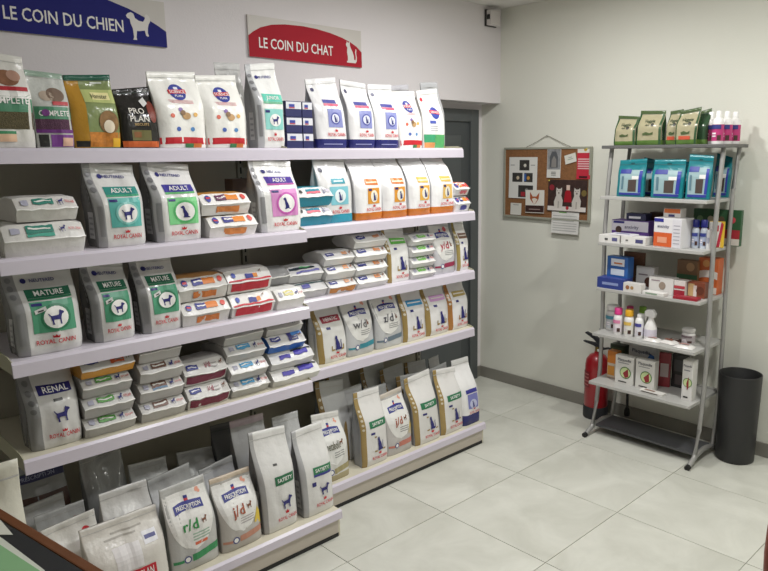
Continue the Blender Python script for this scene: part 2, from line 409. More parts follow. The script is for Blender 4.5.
# ------------------------------------------------------------------ the room
XL, XA, YB, XR, YF = -3.22, -3.39, 3.925, 1.9, -2.2
def struct(o): o['kind'] = 'structure'; return o
def paint(col, b=.08): return mat(col, .85, bump=b, bscale=120, var=.02, vscale=2)
WALLL = paint('#e5e0e2'); WALLB = paint('#e2e2d8'); 
m = MB()
m.box((XL - .3, YF, 0), (XL, 2.9, CEIL)); m.box((XL - .3, 2.9, 2.04), (XL, YB + .2, CEIL))
m.box((XL - .3, 2.9, 0), (XA, YB + .2, 2.04)); struct(m.build('wall_left', WALLL))
struct(MB().box((XL, YB, 0), (XR + .2, YB + .2, CEIL)).box((XA, YB, 0), (XL, YB + .2, 2.04)).build('wall_back', WALLB))
struct(MB().box((XR, YF, 0), (XR + .2, YB, CEIL)).build('wall_right', WALLB))
struct(MB().box((XL - .3, YF - .2, 0), (XR + .2, YF, CEIL)).build('wall_front', WALLB))
struct(MB().box((XL - .3, YF - .2, CEIL), (XR + .2, YB + .2, CEIL + .15)).build('ceiling', paint('#e6e4e0')))
BASEM = mat('#85827a', .45, bump=.05, var=.1, vscale=5)
struct(MB().box((XA + .001, YB - .012, .0), (XR, YB, .082)).build('baseboard_back', BASEM, bevel=.002))
struct(MB().box((XA, 3.862, 0), (XA + .012, YB - .012, .082)).build('baseboard_left', BASEM))
# floor: grout bed with separate tiles
fl = struct(MB().box((XA - .1, YF - .1, -.12), (XR + .1, YB + .1, -.004)).build('floor', mat('#a3a197', .8)))
tm = bpy.data.materials.new('porcelain_tile'); tm.use_nodes = True; nt = tm.node_tree; b = nt.nodes['Principled BSDF']
tc = nt.nodes.new('ShaderNodeTexCoord'); oi = nt.nodes.new('ShaderNodeObjectInfo'); va = nt.nodes.new('ShaderNodeVectorMath'); va.operation = 'ADD'
mu = nt.nodes.new('ShaderNodeVectorMath'); mu.operation = 'SCALE'; mu.inputs['Scale'].default_value = 31
nt.links.new(oi.outputs['Location'], mu.inputs[0]); nt.links.new(mu.outputs[0], va.inputs[0]); nt.links.new(tc.outputs['Object'], va.inputs[1])
n1 = nt.nodes.new('ShaderNodeTexNoise'); n1.inputs['Scale'].default_value = 3.2; n1.inputs['Detail'].default_value = 7; n1.inputs['Roughness'].default_value = .62; n1.inputs['Distortion'].default_value = .6
nt.links.new(va.outputs[0], n1.inputs['Vector'])
cr = nt.nodes.new('ShaderNodeValToRGB'); cr.color_ramp.elements[0].position = .35; cr.color_ramp.elements[1].position = .66
cr.color_ramp.elements[0].color = (*hexc('#c6c6bc'), 1); cr.color_ramp.elements[1].color = (*hexc('#d9d9d0'), 1)
nt.links.new(n1.outputs['Fac'], cr.inputs['Fac']); nt.links.new(cr.outputs['Color'], b.inputs['Base Color'])
rm = nt.nodes.new('ShaderNodeMapRange'); rm.inputs['To Min'].default_value = .32; rm.inputs['To Max'].default_value = .5
nt.links.new(n1.outputs['Fac'], rm.inputs['Value']); nt.links.new(rm.outputs['Result'], b.inputs['Roughness'])
TX, TY = .6035, .582; GAP = .0016
tile_me = {}
def tile(x0, x1, y0, y1):
    k = (round(x1 - x0, 3), round(y1 - y0, 3))
    if k not in tile_me:
        a, c = k[0] / 2 - GAP, k[1] / 2 - GAP
        tile_me[k] = MB().box((-a, -c, -.004), (a, c, 0)).mesh('tile', bevel=.0008); tile_me[k].materials.append(tm)
    o = bpy.data.objects.new('tile', tile_me[k]); COL.objects.link(o); o.parent = fl; o.location = ((x0 + x1) / 2, (y0 + y1) / 2, 0)
for i in range(-3, 7):
    for j in range(-8, 4):
        x0 = max(-2.145 + i * TX, XA); x1 = min(-2.145 + (i + 1) * TX, XR); y0 = max(2.213 + j * TY, YF); y1 = min(2.213 + (j + 1) * TY, YB)
        if x1 - x0 > .03 and y1 - y0 > .03: tile(x0, x1, y0, y1)
# door in the recess
DG = mat('#55595a', .5, bump=.03); DG2 = mat('#4a4e50', .5)
dr = empty('door_1', (XA, 3.4, 0)); dr['kind'] = 'structure'
def local(parent, name, mb, m_, **k):
    o = mb.build(name, m_, parent, **k); o.matrix_parent_inverse = Matrix.Translation(-Vector(parent.location)); return o
local(dr, 'door_frame', MB().box((XA, 3.775, 0), (XA + .03, 3.86, 2.0)).box((XA, 2.95, 0), (XA + .03, 3.035, 2.0)).box((XA, 3.035, 1.915), (XA + .03, 3.775, 2.0)), DG, bevel=.004)
local(dr, 'door_leaf', MB().box((XA - .01, 3.035, 0.005), (XA + .012, 3.775, 1.915)), DG2)
local(dr, 'door_panel', MB().box((XA + .012, 3.13, .95), (XA + .02, 3.68, 1.82)), DG, bevel=.003)
local(dr, 'door_panel', MB().box((XA + .012, 3.13, .12), (XA + .02, 3.68, .85)), DG, bevel=.003)
local(dr, 'door_handle', MB().tube([(XA + .012, 3.09, 1.02), (XA + .06, 3.09, 1.02), (XA + .06, 3.2, 1.02)], .009), mat('#8a8c8c', .3, 1), smooth=True)

# ceiling downlights (unseen fittings for the lamps at the top of the script, last two added as fill)
names = ['over the wall corner', 'over the stacked shelves', 'before the metal rack', 'over the aisle', 'added as fill at the far right of the room', 'added as faint fill behind the desk']
for (x, y, p, c), nm in zip(DOWNLIGHTS, names):
    t = empty('ceiling_downlight', (x, y, CEIL), 0, 'round recessed ceiling downlight ' + nm, 'ceiling light', 'recessed ceiling downlights')
    MB().lathe([(.055, -.001), (.06, -.012), (.085, -.006), (.088, 0)], 28, caps=False).build('trim_ring', mat('#e4e4e0', .4), t, True)
    MB().lathe([(.0, -.004), (.056, -.004), (.056, -.001), (0, -.001)], 28, caps=False).build('lens', mat('#fff6e8', .4, emit=6), t)

# ------------------------------------------------------------------ wall signs
def sign(label, y0, y1, z0, z1, col, word, icon, tx, ix, arc):
    w, h = y1 - y0, z1 - z0
    t = empty('wall_sign', (XL, (y0 + y1) / 2, z0), math.pi / 2, label, 'sign', 'painted wall signs')
    MB().box((-w / 2, -.012, 0), (w / 2, -.001, h)).build('sign_board', mat('#cfcac4', .5), t, bevel=.001)
    S = Surf(lambda u, v, off=0: Vector((u * w / 2, -.012 - off, v * h)), w, h); S.root = t
    pts = [(-1, 0), (1, 0)] + arc
    S.poly(pts, mat(col, .8), t, 0, 'colour_field')
    S.text(word, tx, .365, .05, '#e9e6e2', t, 1, maxw=w * .64)
    S.icon(icon, ix, .39, .115, '#ddd9d4', t, 1)
arc_red = [(1, .42), (.9, .56), (.78, .66), (.62, .75), (.4, .83), (.15, .885), (-.1, .905), (-.4, .885), (-.62, .83), (-.8, .73), (-.92, .61), (-1, .5)]
arc_blue = [(1, .35), (.9, .46), (.75, .60), (.55, .75), (.3, .88), (.0, .98), (-.15, .995), (-1, .995)]
sign('red cat corner sign with a white sitting cat', 1.933, 2.66, 2.183, 2.383, '#a81127', 'LE COIN DU CHAT', 'signcat', -.2, .78, arc_red)
sign('blue dog corner sign with a white dog', .782, 1.509, 2.183, 2.38, '#181b74', 'LE COIN DU CHIEN', 'signdog', -.17, .66, arc_blue)

# siren box in the upper corner
t = empty('alarm_siren', (XL, 3.80, 2.54), math.pi / 2, 'small white alarm siren box high in the wall corner', 'alarm')
MB().box((-.052, -.012, -.002), (.06, -.001, .105)).build('back_plate', mat('#3a3836', .5), t, bevel=.002)
MB().prism([(-.045, -.012), (.052, -.012), (.056, -.045), (.04, -.058), (-.042, -.05)], 2, .003, .1).build('cover', mat('#d9d4d2', .45), t, bevel=.004)
MB().box((-.05, -.04, .04), (-.043, -.02, .07)).build('grille_slot', mat('#222222', .6), t)

# ------------------------------------------------------------------ gondola shelving
KICKM = mat('#c6bdb2', .5); SHELFM = mat('#d9d3dc', .38, bump=.02); CREAM = mat('#d6d0bd', .5); BACKM = mat('#b9b4a6', .6); RAILM = mat('#cfc8d4', .3); DARK = mat('#20201f', .6)
ZS = [1.725, 1.375, 1.035, .695]; ZB = .13
def gondola(label, y0, y1, xb, xtop, xmid, xbot):
    yc = (y0 + y1) / 2; w = y1 - y0
    t = empty('gondola_unit', (xb, yc, 0), math.pi / 2, label, 'shelving unit', 'gondola shelving units')
    d = lambda x: -(x - xb)     # local y of a world x
    for s in (-1, 1):
        up = MB().box((s * (w / 2 - .002) - (.03 if s > 0 else 0), -.002, 0), (s * (w / 2 - .002) + (.03 if s < 0 else 0), .06, 1.78)).build('upright', mat('#a9a598', .5), t, bevel=.002)
        sl = MB(); xx = s * (w / 2 - .017)
        for k in range(33): sl.box((xx - .004, -.0035, .2 + .047 * k), (xx + .004, -.002, .23 + .047 * k))
        so = sl.build('slot_row', DARK, up); so['kind'] = 'stuff'
    for k in range(4):
        MB().box((-w / 2 + .035, .01, .02 + .435 * k), (w / 2 - .035, .03, .45 + .435 * k)).build('back_panel', BACKM, t, bevel=.002)
    for z, xf in zip(ZS, (xtop, xmid, xmid, xmid)):
        yf = d(xf)
        sh = MB().box((-w / 2 + .003, yf + .012, z - .028), (w / 2 - .003, -.004, z)).build('shelf', CREAM if z < 1 else SHELFM, t, bevel=.002)
        MB().prism([(yf, z - .05), (yf + .003, z - .008), (yf + .012, z + .001), (yf + .014, z - .03), (yf + .008, z - .051)], 0, -w / 2 + .002, w / 2 - .002).build('price_rail', RAILM, sh)
        for s in (-1, 1):
            x0 = s * (w / 2 - .0015)
            MB().prism([(yf + .012, z - .04), (yf + .012, z + .004), (yf + .05, z + .012), (-.006, z + .012), (-.006, z - .09), (yf * .4, z - .05)], 0, x0, x0 - s * .003).build('bracket', mat('#b9b79c', .5), sh)
    yf = d(xbot)
    sh = MB().box((-w / 2 + .003, yf + .012, ZB - .03), (w / 2 - .003, -.004, ZB)).build('shelf', CREAM, t, bevel=.002)
    MB().prism([(yf - .002, ZB - .036), (yf + .001, ZB - .004), (yf + .014, ZB + .004), (yf + .016, ZB - .03), (yf + .006, ZB - .037)], 0, -w / 2 + .002, w / 2 - .002).build('price_rail', RAILM, sh)
    MB().box((-w / 2 + .012, yf + .02, .018), (w / 2 - .012, yf + .035, ZB - .03)).build('kick_plate', KICKM, t)
    MB().box((-w / 2 + .012, yf + .018, 0), (w / 2 - .012, yf + .034, .018)).build('plinth_strip', DARK, t)
    for s in (-1, 1):
        MB().box((s * (w / 2 - .002), yf + .02, 0), (s * (w / 2 - .012), -.004, ZB - .03)).build('base_foot', CREAM, t)
gondola('nearer shelving unit with deeper shelves, under the blue sign', .569, 1.744, -3.0, -2.61, -2.50, -2.315)
gondola('farther shelving unit with shallower shelves, beside the grey door', 1.748, 2.973, -3.07, -2.70, -2.61, -2.52)
# ------------------------------------------------------------------ bags on the top shelf
DB, CB, LB_ = 'dog_food_bag', 'cat_food_bag', 'pet_food_pack'
G1 = 'food bags on the top shelves'; X1L, X1R = -2.66, -2.745
Z1, Z2, Z3, Z4 = ZS
S = bag('rabbit_food_bag', 'white and green rabbit food bag at the far left of the top shelf', 'food bag', G1, X1L, .585, .755, Z1, .315, .09, base='#dcdad4', side='#c9c8c2'); r = S.root
S.panel(-.98, .52, .98, .62, '#e9e8e4', r); S.panel(-.98, .38, .98, .57, '#3f7f5e', r); S.text('COMPLETE', .12, .5, .022, WHITE, r, 2, maxw=.125)
S.panel(-.98, .2, .98, .38, mat('#5a5238', .8, bump=.6, bscale=300, var=.6, vscale=180), r, 0, 'pellet_photo'); S.panel(-.98, .08, .3, .18, '#3f8f63', r); S.panel(-.3, .07, .3, .15, '#e6c0a0', r, 1, 'picture')
S.disc(.3, .74, .035, mat('#8a6046', .8, var=.4, vscale=40), r, 0, 'rabbit_picture', sy=.8); S.disc(.55, .77, .02, '#b08a78', r, 1, 'rabbit_picture'); S.panel(-.2, .6, .9, .645, '#b22b35', r, 1, 'brand_bar')
S = bag('chinchilla_food_bag', 'grey-green and purple small pet food bag with rodent picture', 'food bag', G1, X1L, .762, .878, Z1, .262, .085, base='#c9cbc6', seal='#9ab0a0', sx=-.0); r = S.root
S.panel(-.98, .38, .98, .54, '#4d8a6a', r); S.text('COMPLETE', .02, .455, .018, WHITE, r, 1.5, maxw=.095); S.disc(-.45, .46, .012, '#7a3f86', r, 2)
S.panel(-.98, .22, .98, .38, mat('#5b3a50', .8, bump=.6, bscale=300, var=.5, vscale=160), r, 0, 'pellet_photo'); S.panel(-.98, .2, .98, .245, '#6d2f7d', r, 1)
S.panel(-.3, .02, .95, .18, '#7a3f8f', r); S.panel(.3, .03, .9, .14, '#e0b8a0', r, 1, 'picture'); S.panel(-.9, .02, -.4, .18, '#2a2a2a', r)
S.disc(-.2, .68, .022, '#b9a898', r, 0, 'rodent_picture', sy=.8); S.disc(.3, .7, .028, '#7e6a5c', r, 0, 'rodent_picture', sy=.9); S.panel(0, .56, .9, .61, '#c04a50', r, 1, 'brand_bar')
S = bag('hamster_food_bag', 'green and yellow hamster food bag with a hamster picture', 'food bag', G1, X1L, .884, 1.04, Z1, .262, .09, base='#82905e', side='#b98a30', seal='#1f5a48', strip=('#b98a30', -.4), rough=.22, curl=-.006); r = S.root
S.panel(-.4, .62, .98, .8, '#b7c07a', r); S.panel(-.05, .66, .75, .76, '#efe6a8', r, 1); S.text('Hamster', .3, .71, .017, '#6a6a52', r, 2, maxw=.055)
S.disc(.5, .36, .034, mat('#8a6a44', .8, var=.5, vscale=60), r, 1, 'hamster_picture', sy=1.2); S.disc(.48, .3, .018, '#e9dcc4', r, 2, 'hamster_picture', sy=1.3)
S.panel(-.4, .02, .98, .22, mat('#c07a2a', .7, var=.6, vscale=70), r, 0, 'food_photo'); S.panel(-.95, .02, -.42, .1, '#22221f', r); S.panel(.6, .02, .97, .14, '#e0b02a', r, 1, 'corner_tag'); S.panel(.1, .88, .6, .905, '#c9cfc4', r, 1, 'text_line')
S = bag('dog_treat_bag', 'black dog biscuit bag with white lettering and orange foot', 'food bag', G1, X1L, 1.05, 1.186, Z1, .225, .08, base='#23211f', side='#1b1a19', rough=.22); r = S.root
S.text('PRO', -.12, .615, .021, '#e7e3da', r, 2); S.text('PLAN', -.04, .485, .021, '#e7e3da', r, 2, maxw=.068); S.text('BISCUITS', .05, .395, .009, '#c9a66a', r)
S.poly([(.2, .78), (.5, .84), (.62, .74), (.34, .68)], '#dcdcda', r, 2, 'price_sticker'); S.panel(-.5, .13, .5, .3, '#6e6a3c', r); S.panel(-.4, .18, -.02, .27, '#8a5a30', r, 1, 'biscuit_picture'); S.panel(-.98, .02, .98, .12, '#c8602a', r)
S.disc(.75, .6, .018, '#7a3528', r, 0, 'dog_picture', sy=2.2)
def science(S, extra=None, foot='#c2232f', blue=True):
    r = S.root
    S.disc(.0, .73, .032, '#39459a', r, 0, 'roundel', sy=1.0); S.panel(-.36, .71, .36, .765, '#cf2f3c', r, 1, 'ribbon', skew=.012); S.text('SCIENCE', 0, .737, .012, WHITE, r, 2, maxw=.06); S.panel(-.08, .765, .08, .8, '#e8e8f0', r, 1, 'logo_mark'); S.text('PLAN', 0, .68, .009, WHITE, r, 2)
    for k in range(3): S.panel(-.5 + .05 * k, .615 - .016 * k, .5, .622 - .016 * k, '#d89aa0', r, 0, 'small_print')
    for i, (a, b_, c_) in enumerate(((-.45, .42, '#d86a55'), (-.1, .5, '#8a6fb0'), (.5, .44, '#e0b060'), (-.25, .25, '#4a6ab8'), (.35, .25, '#5a90c8'))): S.disc(a, b_, .0085, c_, r, 0, 'benefit_dot')
    S.disc(.12, .42, .017, '#c09a6a', r, 1, 'puppy_picture', sy=.8); S.disc(-.02, .46, .010, '#8a6a4a', r, 2, 'puppy_picture')
    S.panel(-.99, .05, .99, .135, foot, r, 0, 'colour_band', arc=.012); S.panel(.0, .01, .35, .065, '#3a7a4a', r, 1, 'colour_tag'); S.panel(.35, .01, .7, .065, '#d0783a', r, 1, 'colour_tag')
S = bag(DB, 'white puppy food bag with red foot beside the black biscuit bag', 'food bag', G1, X1L, 1.192, 1.386, Z1, .298, .11, base='#f0efe9', sx=.0); science(S)
S = bag(DB, 'white puppy food bag with red foot left of the tall junior bag', 'food bag', G1, X1L + .006, 1.39, 1.566, Z1, .298, .11, base='#f0efe9'); science(S)
bag(DB, 'plain grey bag top rising behind the white puppy food bags', 'food bag', G1, X1L - .17, 1.555, 1.675, Z1, .372, .06, base='#b9b9b6', seal='#c8c8c6', side='#6f6f70')
S = bag(DB, 'tall white junior dog food bag with mint label at the unit joint', 'food bag', G1, X1L + .004, 1.625, 1.756, Z1, .362, .12, base='#e9e9e6', side='#9b9c9e', strip=('#bcbdbf', -.66), tw=1.12, lean=.012)
royal(S, 'JUNIOR', '#58bfa8', '#8fd0c8', 'dog', top=.545, bl=(.22, .46), ul=-.55, sub='#67b08a')
def carton(name, label, cat, group, x, y, z, w, d, h, rz, col, bevel=.0015, lid=None):
    t = empty(name, (x, y, z), rz, label, cat, group)
    MB().box((-w / 2, -d / 2, 0), (w / 2, d / 2, h)).build('carton_body', mat(col, .45), t, bevel=min(bevel, h / 6))
    S = Surf(lambda u, v, off=0: Vector((u * w / 2, -d / 2 - off, v * h)), w, h); S.root = t
    S.side = Surf(lambda u, v, off=0: Vector((-w / 2 - off, -u * d / 2, v * h)), d, h)
    S.top = Surf(lambda u, v, off=0: Vector((u * w / 2, -d / 2 + v * d, h + off)), w, d)
    return S
pos = ['lowest', 'middle', 'topmost']
for c_, (ya, wd2, nm) in enumerate(((1.868, .086, 'left'), (1.943, .056, 'right'))):
    for k in range(3):
        S = carton('pouch_carton', 'navy and white pouch carton, %s of the %s stack on the top shelf' % (pos[k], nm), 'carton', 'navy pouch cartons', -2.80, ya, Z1 + .071 * k, wd2, .11, .07, math.pi / 2, '#26295c')
        S.panel(-.95, .5, .95, .95, '#dfe0e6', S.root); S.panel(-.6, .62, .1, .8, '#3a4aa0', S.root, 1, 'text_line'); S.panel(-.6, .54, .1, .61, '#c04a58', S.root, 1, 'text_line')
lab = ['leftmost of three navy-footed cat food bags on the top shelf', 'middle one of three navy-footed cat food bags on the top shelf', 'rightmost of three navy-footed cat food bags on the top shelf']
for k, (ya, yb, hh) in enumerate(((2.0, 2.172, .333), (2.196, 2.353, .33), (2.362, 2.52, .326))):
    S = bag(CB, lab[k], 'food bag', G1, X1R, ya, yb, Z1, hh, .1, base='#e8e7e8', side='#a9aaae', band=('#2a2c6e',), bandh=.135, sx=-.012 + .01 * k, lean=.02); r = S.root
    S.panel(-.45, .64, .5, .69, '#4a4a9a', r); S.panel(-.45, .6, .6, .635, '#d05a78', r); S.panel(-.3, .3, .68, .56, '#8c92c8', r)
    S.disc(.2, .425, .028, '#4a4fa0', r, 1, 'roundel_ring', r2=.022); S.disc(.2, .425, .022, '#dfe2f2', r, 1); S.icon('cat', .2, .425, .034, '#25266a', r); rc_text(S, .2, .2); S.panel(-.7, .055, .6, .07, '#8a8cc0', r, 1, 'text_line')
    S.disc(-.7, .84, .01, '#3a3a60', r, 0, 'logo_mark')
bag(CB, 'grey bag top peeking out behind the red-footed kitten bag', 'food bag', G1, X1R - .14, 2.61, 2.76, Z1, .345, .06, base='#a9a8ac', seal='#bdbcc2')
S = bag(CB, 'white kitten food bag with red foot on the farther top shelf', 'food bag', G1, X1R, 2.53, 2.69, Z1, .3, .095, base='#f1efec'); science(S)
S = bag(CB, 'white kitten food bag with green and orange foot panels', 'food bag', G1, X1R, 2.705, 2.862, Z1, .318, .085, base='#eeece9', tw=1.0); r = S.root
S.disc(.05, .6, .03, '#3a49a2', r, 0, sy=1.1); S.panel(-.42, .585, .5, .645, '#d5475a', r, 1, 'ribbon', skew=-.02); S.text('SCIENCE', .05, .613, .011, WHITE, r, 2, maxw=.055); S.disc(-.68, .84, .012, '#cc3344', r, 0, 'logo_mark'); S.panel(-.5, .42, .0, .47, '#4a5ab0', r, 0, 'text_line')
for k in range(3): S.panel(-.5, .37 - .035 * k, .2, .38 - .035 * k, '#a9a9b4', r, 0, 'small_print')
S.panel(-.97, .1, -.12, .235, '#3f9f70', r); S.panel(-.97, .01, -.12, .1, '#d8955a', r); S.panel(-.1, .01, .97, .235, '#57a765', r)
bag(CB, 'tall silver-grey bag at the right end of the top shelf', 'food bag', G1, X1R - .09, 2.855, 2.965, Z1, .372, .1, base='#b4b5b8', side='#a0a1a4', band=('#b9c070',), bandh=.05, tw=1.25, sx=-.01, wr=.007)

# ------------------------------------------------------------------ second shelf
G2 = 'food bags on the second shelves'; XL2, XR2 = -2.545, -2.655
S = lying(LB_, 'lower of two white dog food packs with teal labels, left end', 'food pack', G2, -2.53, .60, .848, Z2, .108, base='#d8d6d2', ridge=.5, L=.32); lie_royal(S, '#2f7f70', bar='#3f9f8a')
S = lying(LB_, 'upper of two white dog food packs with teal labels, left end', 'food pack', G2, -2.55, .65, .84, Z2 + .11, .082, base='#d6d3cf', ridge=.5, L=.3, rz=.03); lie_royal(S, '#2f7f70')
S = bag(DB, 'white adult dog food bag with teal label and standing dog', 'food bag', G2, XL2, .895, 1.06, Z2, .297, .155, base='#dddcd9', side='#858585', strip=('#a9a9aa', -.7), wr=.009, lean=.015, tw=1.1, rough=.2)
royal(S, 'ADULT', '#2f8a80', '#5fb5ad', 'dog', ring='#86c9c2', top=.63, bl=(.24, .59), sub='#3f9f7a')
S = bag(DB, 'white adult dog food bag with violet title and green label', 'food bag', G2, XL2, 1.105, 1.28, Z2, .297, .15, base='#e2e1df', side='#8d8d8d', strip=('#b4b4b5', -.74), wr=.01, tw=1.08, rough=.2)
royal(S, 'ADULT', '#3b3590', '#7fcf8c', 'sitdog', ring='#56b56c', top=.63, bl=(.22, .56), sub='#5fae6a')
for k, (ya, yb, za, nm) in enumerate(((1.315, 1.525, 0, 'lower'), (1.295, 1.505, .088, 'upper'))):
    S = lying(LB_, '%s white puppy food pack with orange block beside the pink-label bag' % nm, 'food pack', G2, -2.535 - .012 * k, ya, yb, Z2 + za, .086, base='#eceae6', top='#ecdcc8' if k == 0 else '#d99a4a'); lie_hills(S, '#3a3a8a', '#e08a3a', '#dd8a45')
    if k == 1: S.panel(-.42, .28, 0, .8, '#6a3a5a', S.root, 1)
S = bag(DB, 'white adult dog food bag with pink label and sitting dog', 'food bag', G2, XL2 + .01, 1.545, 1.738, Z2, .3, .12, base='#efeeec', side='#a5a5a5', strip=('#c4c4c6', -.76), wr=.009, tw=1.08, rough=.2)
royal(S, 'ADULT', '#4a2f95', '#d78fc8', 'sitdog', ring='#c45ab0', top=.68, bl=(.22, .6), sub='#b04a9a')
S = carton('treat_pouch', 'small brown pouch half hidden behind the pink-label bag', 'pouch', None, -2.80, 1.60, Z2, .1, .07, .22, math.pi / 2, '#6a5a52'); S.panel(-.9, .3, .9, .6, '#d8d4cc', S.root)
for k, (ya, yb, za, nm) in enumerate(((1.806, 1.992, 0, 'lower'), (1.806, 1.998, .088, 'upper'))):
    S = lying(LB_, '%s turquoise and white cat food pack at the unit joint' % nm, 'food pack', G2, -2.64, ya, yb, Z2 + za, .088, base='#e9e8e8', low='#2a8fa8', top='#2f9db2', rz=.02 * k); r = S.root
    S.panel(-.5, .5, .3, .75, '#2f8fa5', r); S.panel(-.5, .3, .3, .48, '#d8566a', r); S.icon('cat', .48, .5, .02, NAVY, r); S.panel(.62, .35, .9, .7, '#c9c4d0', r, 0, 'small_print'); S.disc(-.8, .5, .008, '#444', r, 0, 'logo_mark')
S = bag(CB, 'white cat food bag with turquoise label and turquoise foot', 'food bag', G2, XR2 - .005, 1.945, 2.128, Z2, .318, .1, base='#dedddc', band=('#2a93aa',), bandh=.13, wr=.007); r = S.root
S.panel(-.35, .58, .5, .66, '#2f93a5', r); S.panel(-.2, .61, .35, .63, '#cfe4e8', r, 1, 'text_line'); S.panel(-.5, .27, .62, .54, '#7fc3d0', r); S.disc(.08, .4, .032, '#e6f0f2', r, 1); S.icon('cat', .08, .4, .042, NAVY, r); rc_text(S, .1, .17); S.disc(-.72, .78, .011, '#2a2a44', r, 0, 'logo_mark')
oc = [('#e09a35', '#d6762a', 2.146, 2.314, 'left of two white cat food bags with deep orange labels'), ('#e09a35', '#d6762a', 2.32, 2.488, 'right of two white cat food bags with deep orange labels'), ('#e8b04a', '#d98438', 2.505, 2.662, 'left of two white cat food bags with pale yellow labels'), ('#e6bb66', '#d98438', 2.672, 2.842, 'right of two white cat food bags with pale yellow labels')]
for k, (c1, c2, ya, yb, l_) in enumerate(oc):
    S = bag(CB, l_, 'food bag', G2, XR2, ya, yb, Z2, .302, .1, base='#efeeee', side='#d8d8da', band=('#c9762e',), bandh=.125, wr=.007, lean=.008, bulge=.22, curl=.035, tw=1.0); r = S.root
    S.panel(-.35, .57, .62, .665, c2 if k < 2 else '#e5b95a', r, skew=-.01); S.panel(-.3, .6, .55, .625, '#f0dcc0', r, 1, 'text_line'); S.panel(-.25, .265, .68, .52, c1, r); S.disc(.22, .385, .025, '#f0ead8', r, 1, sy=1.2); S.icon('cat', .24, .385, .04, NAVY, r); S.panel(-.2, .475, .05, .51, NAVY, r, 1, 'size_tag'); rc_text(S, .22, .175)
S = lying(LB_, 'lower of two white packs with orange and violet print, right shelf end', 'food pack', G2, -2.64, 2.85, 2.968, Z2, .086, base='#f0efee'); lie_hills(S, '#3b3a80', '#e08a35', '#4a4a92')
S = lying(LB_, 'upper of two white packs with orange and red print, right shelf end', 'food pack', G2, -2.645, 2.85, 2.966, Z2 + .09, .07, base='#f0efee', top='#e07048'); lie_hills(S, '#e0883a', '#d8483f', '#d4707a')

# ------------------------------------------------------------------ third shelf
G3 = 'food bags on the third shelves'
for k, (ya, yb, xx, hh, dd, l_) in enumerate(((.60, .80, XL2 + .005, .292, .14, 'broad white senior dog food bag with dark green label, left end'), (.848, .988, XL2, .288, .13, 'middle white mature dog food bag with dark green label'), (1.022, 1.17, XL2, .285, .12, 'mature dog food bag with dark green label, beside orange packs'))):
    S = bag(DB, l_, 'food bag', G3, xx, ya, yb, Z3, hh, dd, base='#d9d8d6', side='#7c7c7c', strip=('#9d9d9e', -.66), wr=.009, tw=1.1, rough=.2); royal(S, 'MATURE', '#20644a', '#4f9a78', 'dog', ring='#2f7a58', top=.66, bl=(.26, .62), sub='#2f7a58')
    S.poly([(-.42, .53), (-.08, .57), (-.06, .525), (-.4, .485)], '#d4d5d2', S.root, 3, 'price_sticker'); S.panel(-.32, .515, -.16, .53, '#333', S.root, 4, 'text_line', skew=.015)
for k, (za, nm) in enumerate(((0, 'lower'), (.097, 'upper'))):
    S = lying(LB_, '%s of two white packs with orange block, beside the mature bag' % nm, 'food pack', G3, -2.535 - .01 * k, 1.178 - .006 * k, 1.378, Z3 + za, .095, base='#dcdad6', top='#d9a060' if k else None); lie_hills(S, '#3a3f8f', '#dd8238', '#d87f3c')
for k, (za, nm) in enumerate(((0, 'lower'), (.1, 'upper'))):
    S = lying(LB_, '%s of two white packs with a bright red lower face' % nm, 'food pack', G3, -2.53 - .015 * k, 1.386 - .005 * k, 1.586, Z3 + za, .098, base='#e6e4e1', ridge=.48); r = S.root
    S.panel(-.95, .06, .95, .16, '#cc2a3a', r); S.disc(-.7, .5, .009, '#4a5ab0', r, 0); S.panel(-.2, .2, .15, .5, '#3a3f8f', r); S.panel(.15, .25, .35, .5, '#dd8a3a', r); S.icon('dog', .5, .65, .014, '#6a4a35', r); S.low.panel(-.85, .15, .85, .9, '#c9283a', r)
S = lying(LB_, 'white dog food pack with pale yellow label at the shelf end', 'food pack', G3, -2.525, 1.60, 1.738, Z3, .088, base='#efeeea', L=.28); lie_royal(S, '#d9cf8a')
S = lying(LB_, 'dark grey pack lying on top behind the yellow-label pack', 'food pack', G3, -2.63, 1.595, 1.735, Z3 + .09, .075, L=.2, base='#8f8f90')
S = lying(LB_, 'lower of two navy and green striped packs at the unit joint', 'food pack', G3, -2.645, 1.768, 1.948, Z3, .075, L=.2, base='#c9c8c8'); r = S.root; S.panel(-.5, .3, 0, .75, '#3a3a8a', r); S.panel(-.95, .8, .95, .95, '#2a4a4a', r)
S = lying(LB_, 'upper of two navy and green striped packs at the unit joint', 'food pack', G3, -2.665, 1.758, 1.94, Z3 + .077, .075, L=.2, base='#d2d1d1', rz=-.06); r = S.root; S.panel(-.9, .55, .6, .85, '#22303a', r, skew=.1); S.panel(-.3, .7, .3, .85, '#4a9a5a', r, 1); S.panel(-.6, .22, .8, .4, '#45408f', r, skew=.1)
for k in range(3):
    S = lying(LB_, ['lowest', 'middle', 'topmost'][k] + ' of three white packs with small orange print, third shelf', 'food pack', G3, -2.64 - .006 * k, 1.957 - .004 * k, 2.125, Z3 + .068 * k, .068, L=.2, base='#e4e3e2'); lie_diet(S, None, None, low='#d08a3f' if k == 0 else None); S.panel(.2, .35, .55, .75, '#e5a070', S.root)
for k in range(4):
    S = lying(LB_, ['lowest', 'second lowest', 'second highest', 'topmost'][k] + ' of four white packs stacked beside the gold-green cat bag', 'food pack', G3, -2.64 - .004 * (k % 2), 2.137 - .003 * k, 2.332, Z3 + .068 * k, .068, L=.2, base='#e8e7e5', ridge=.45); lie_diet(S, None, None); S.panel(.15, .35, .55, .75, '#e0905a', S.root)
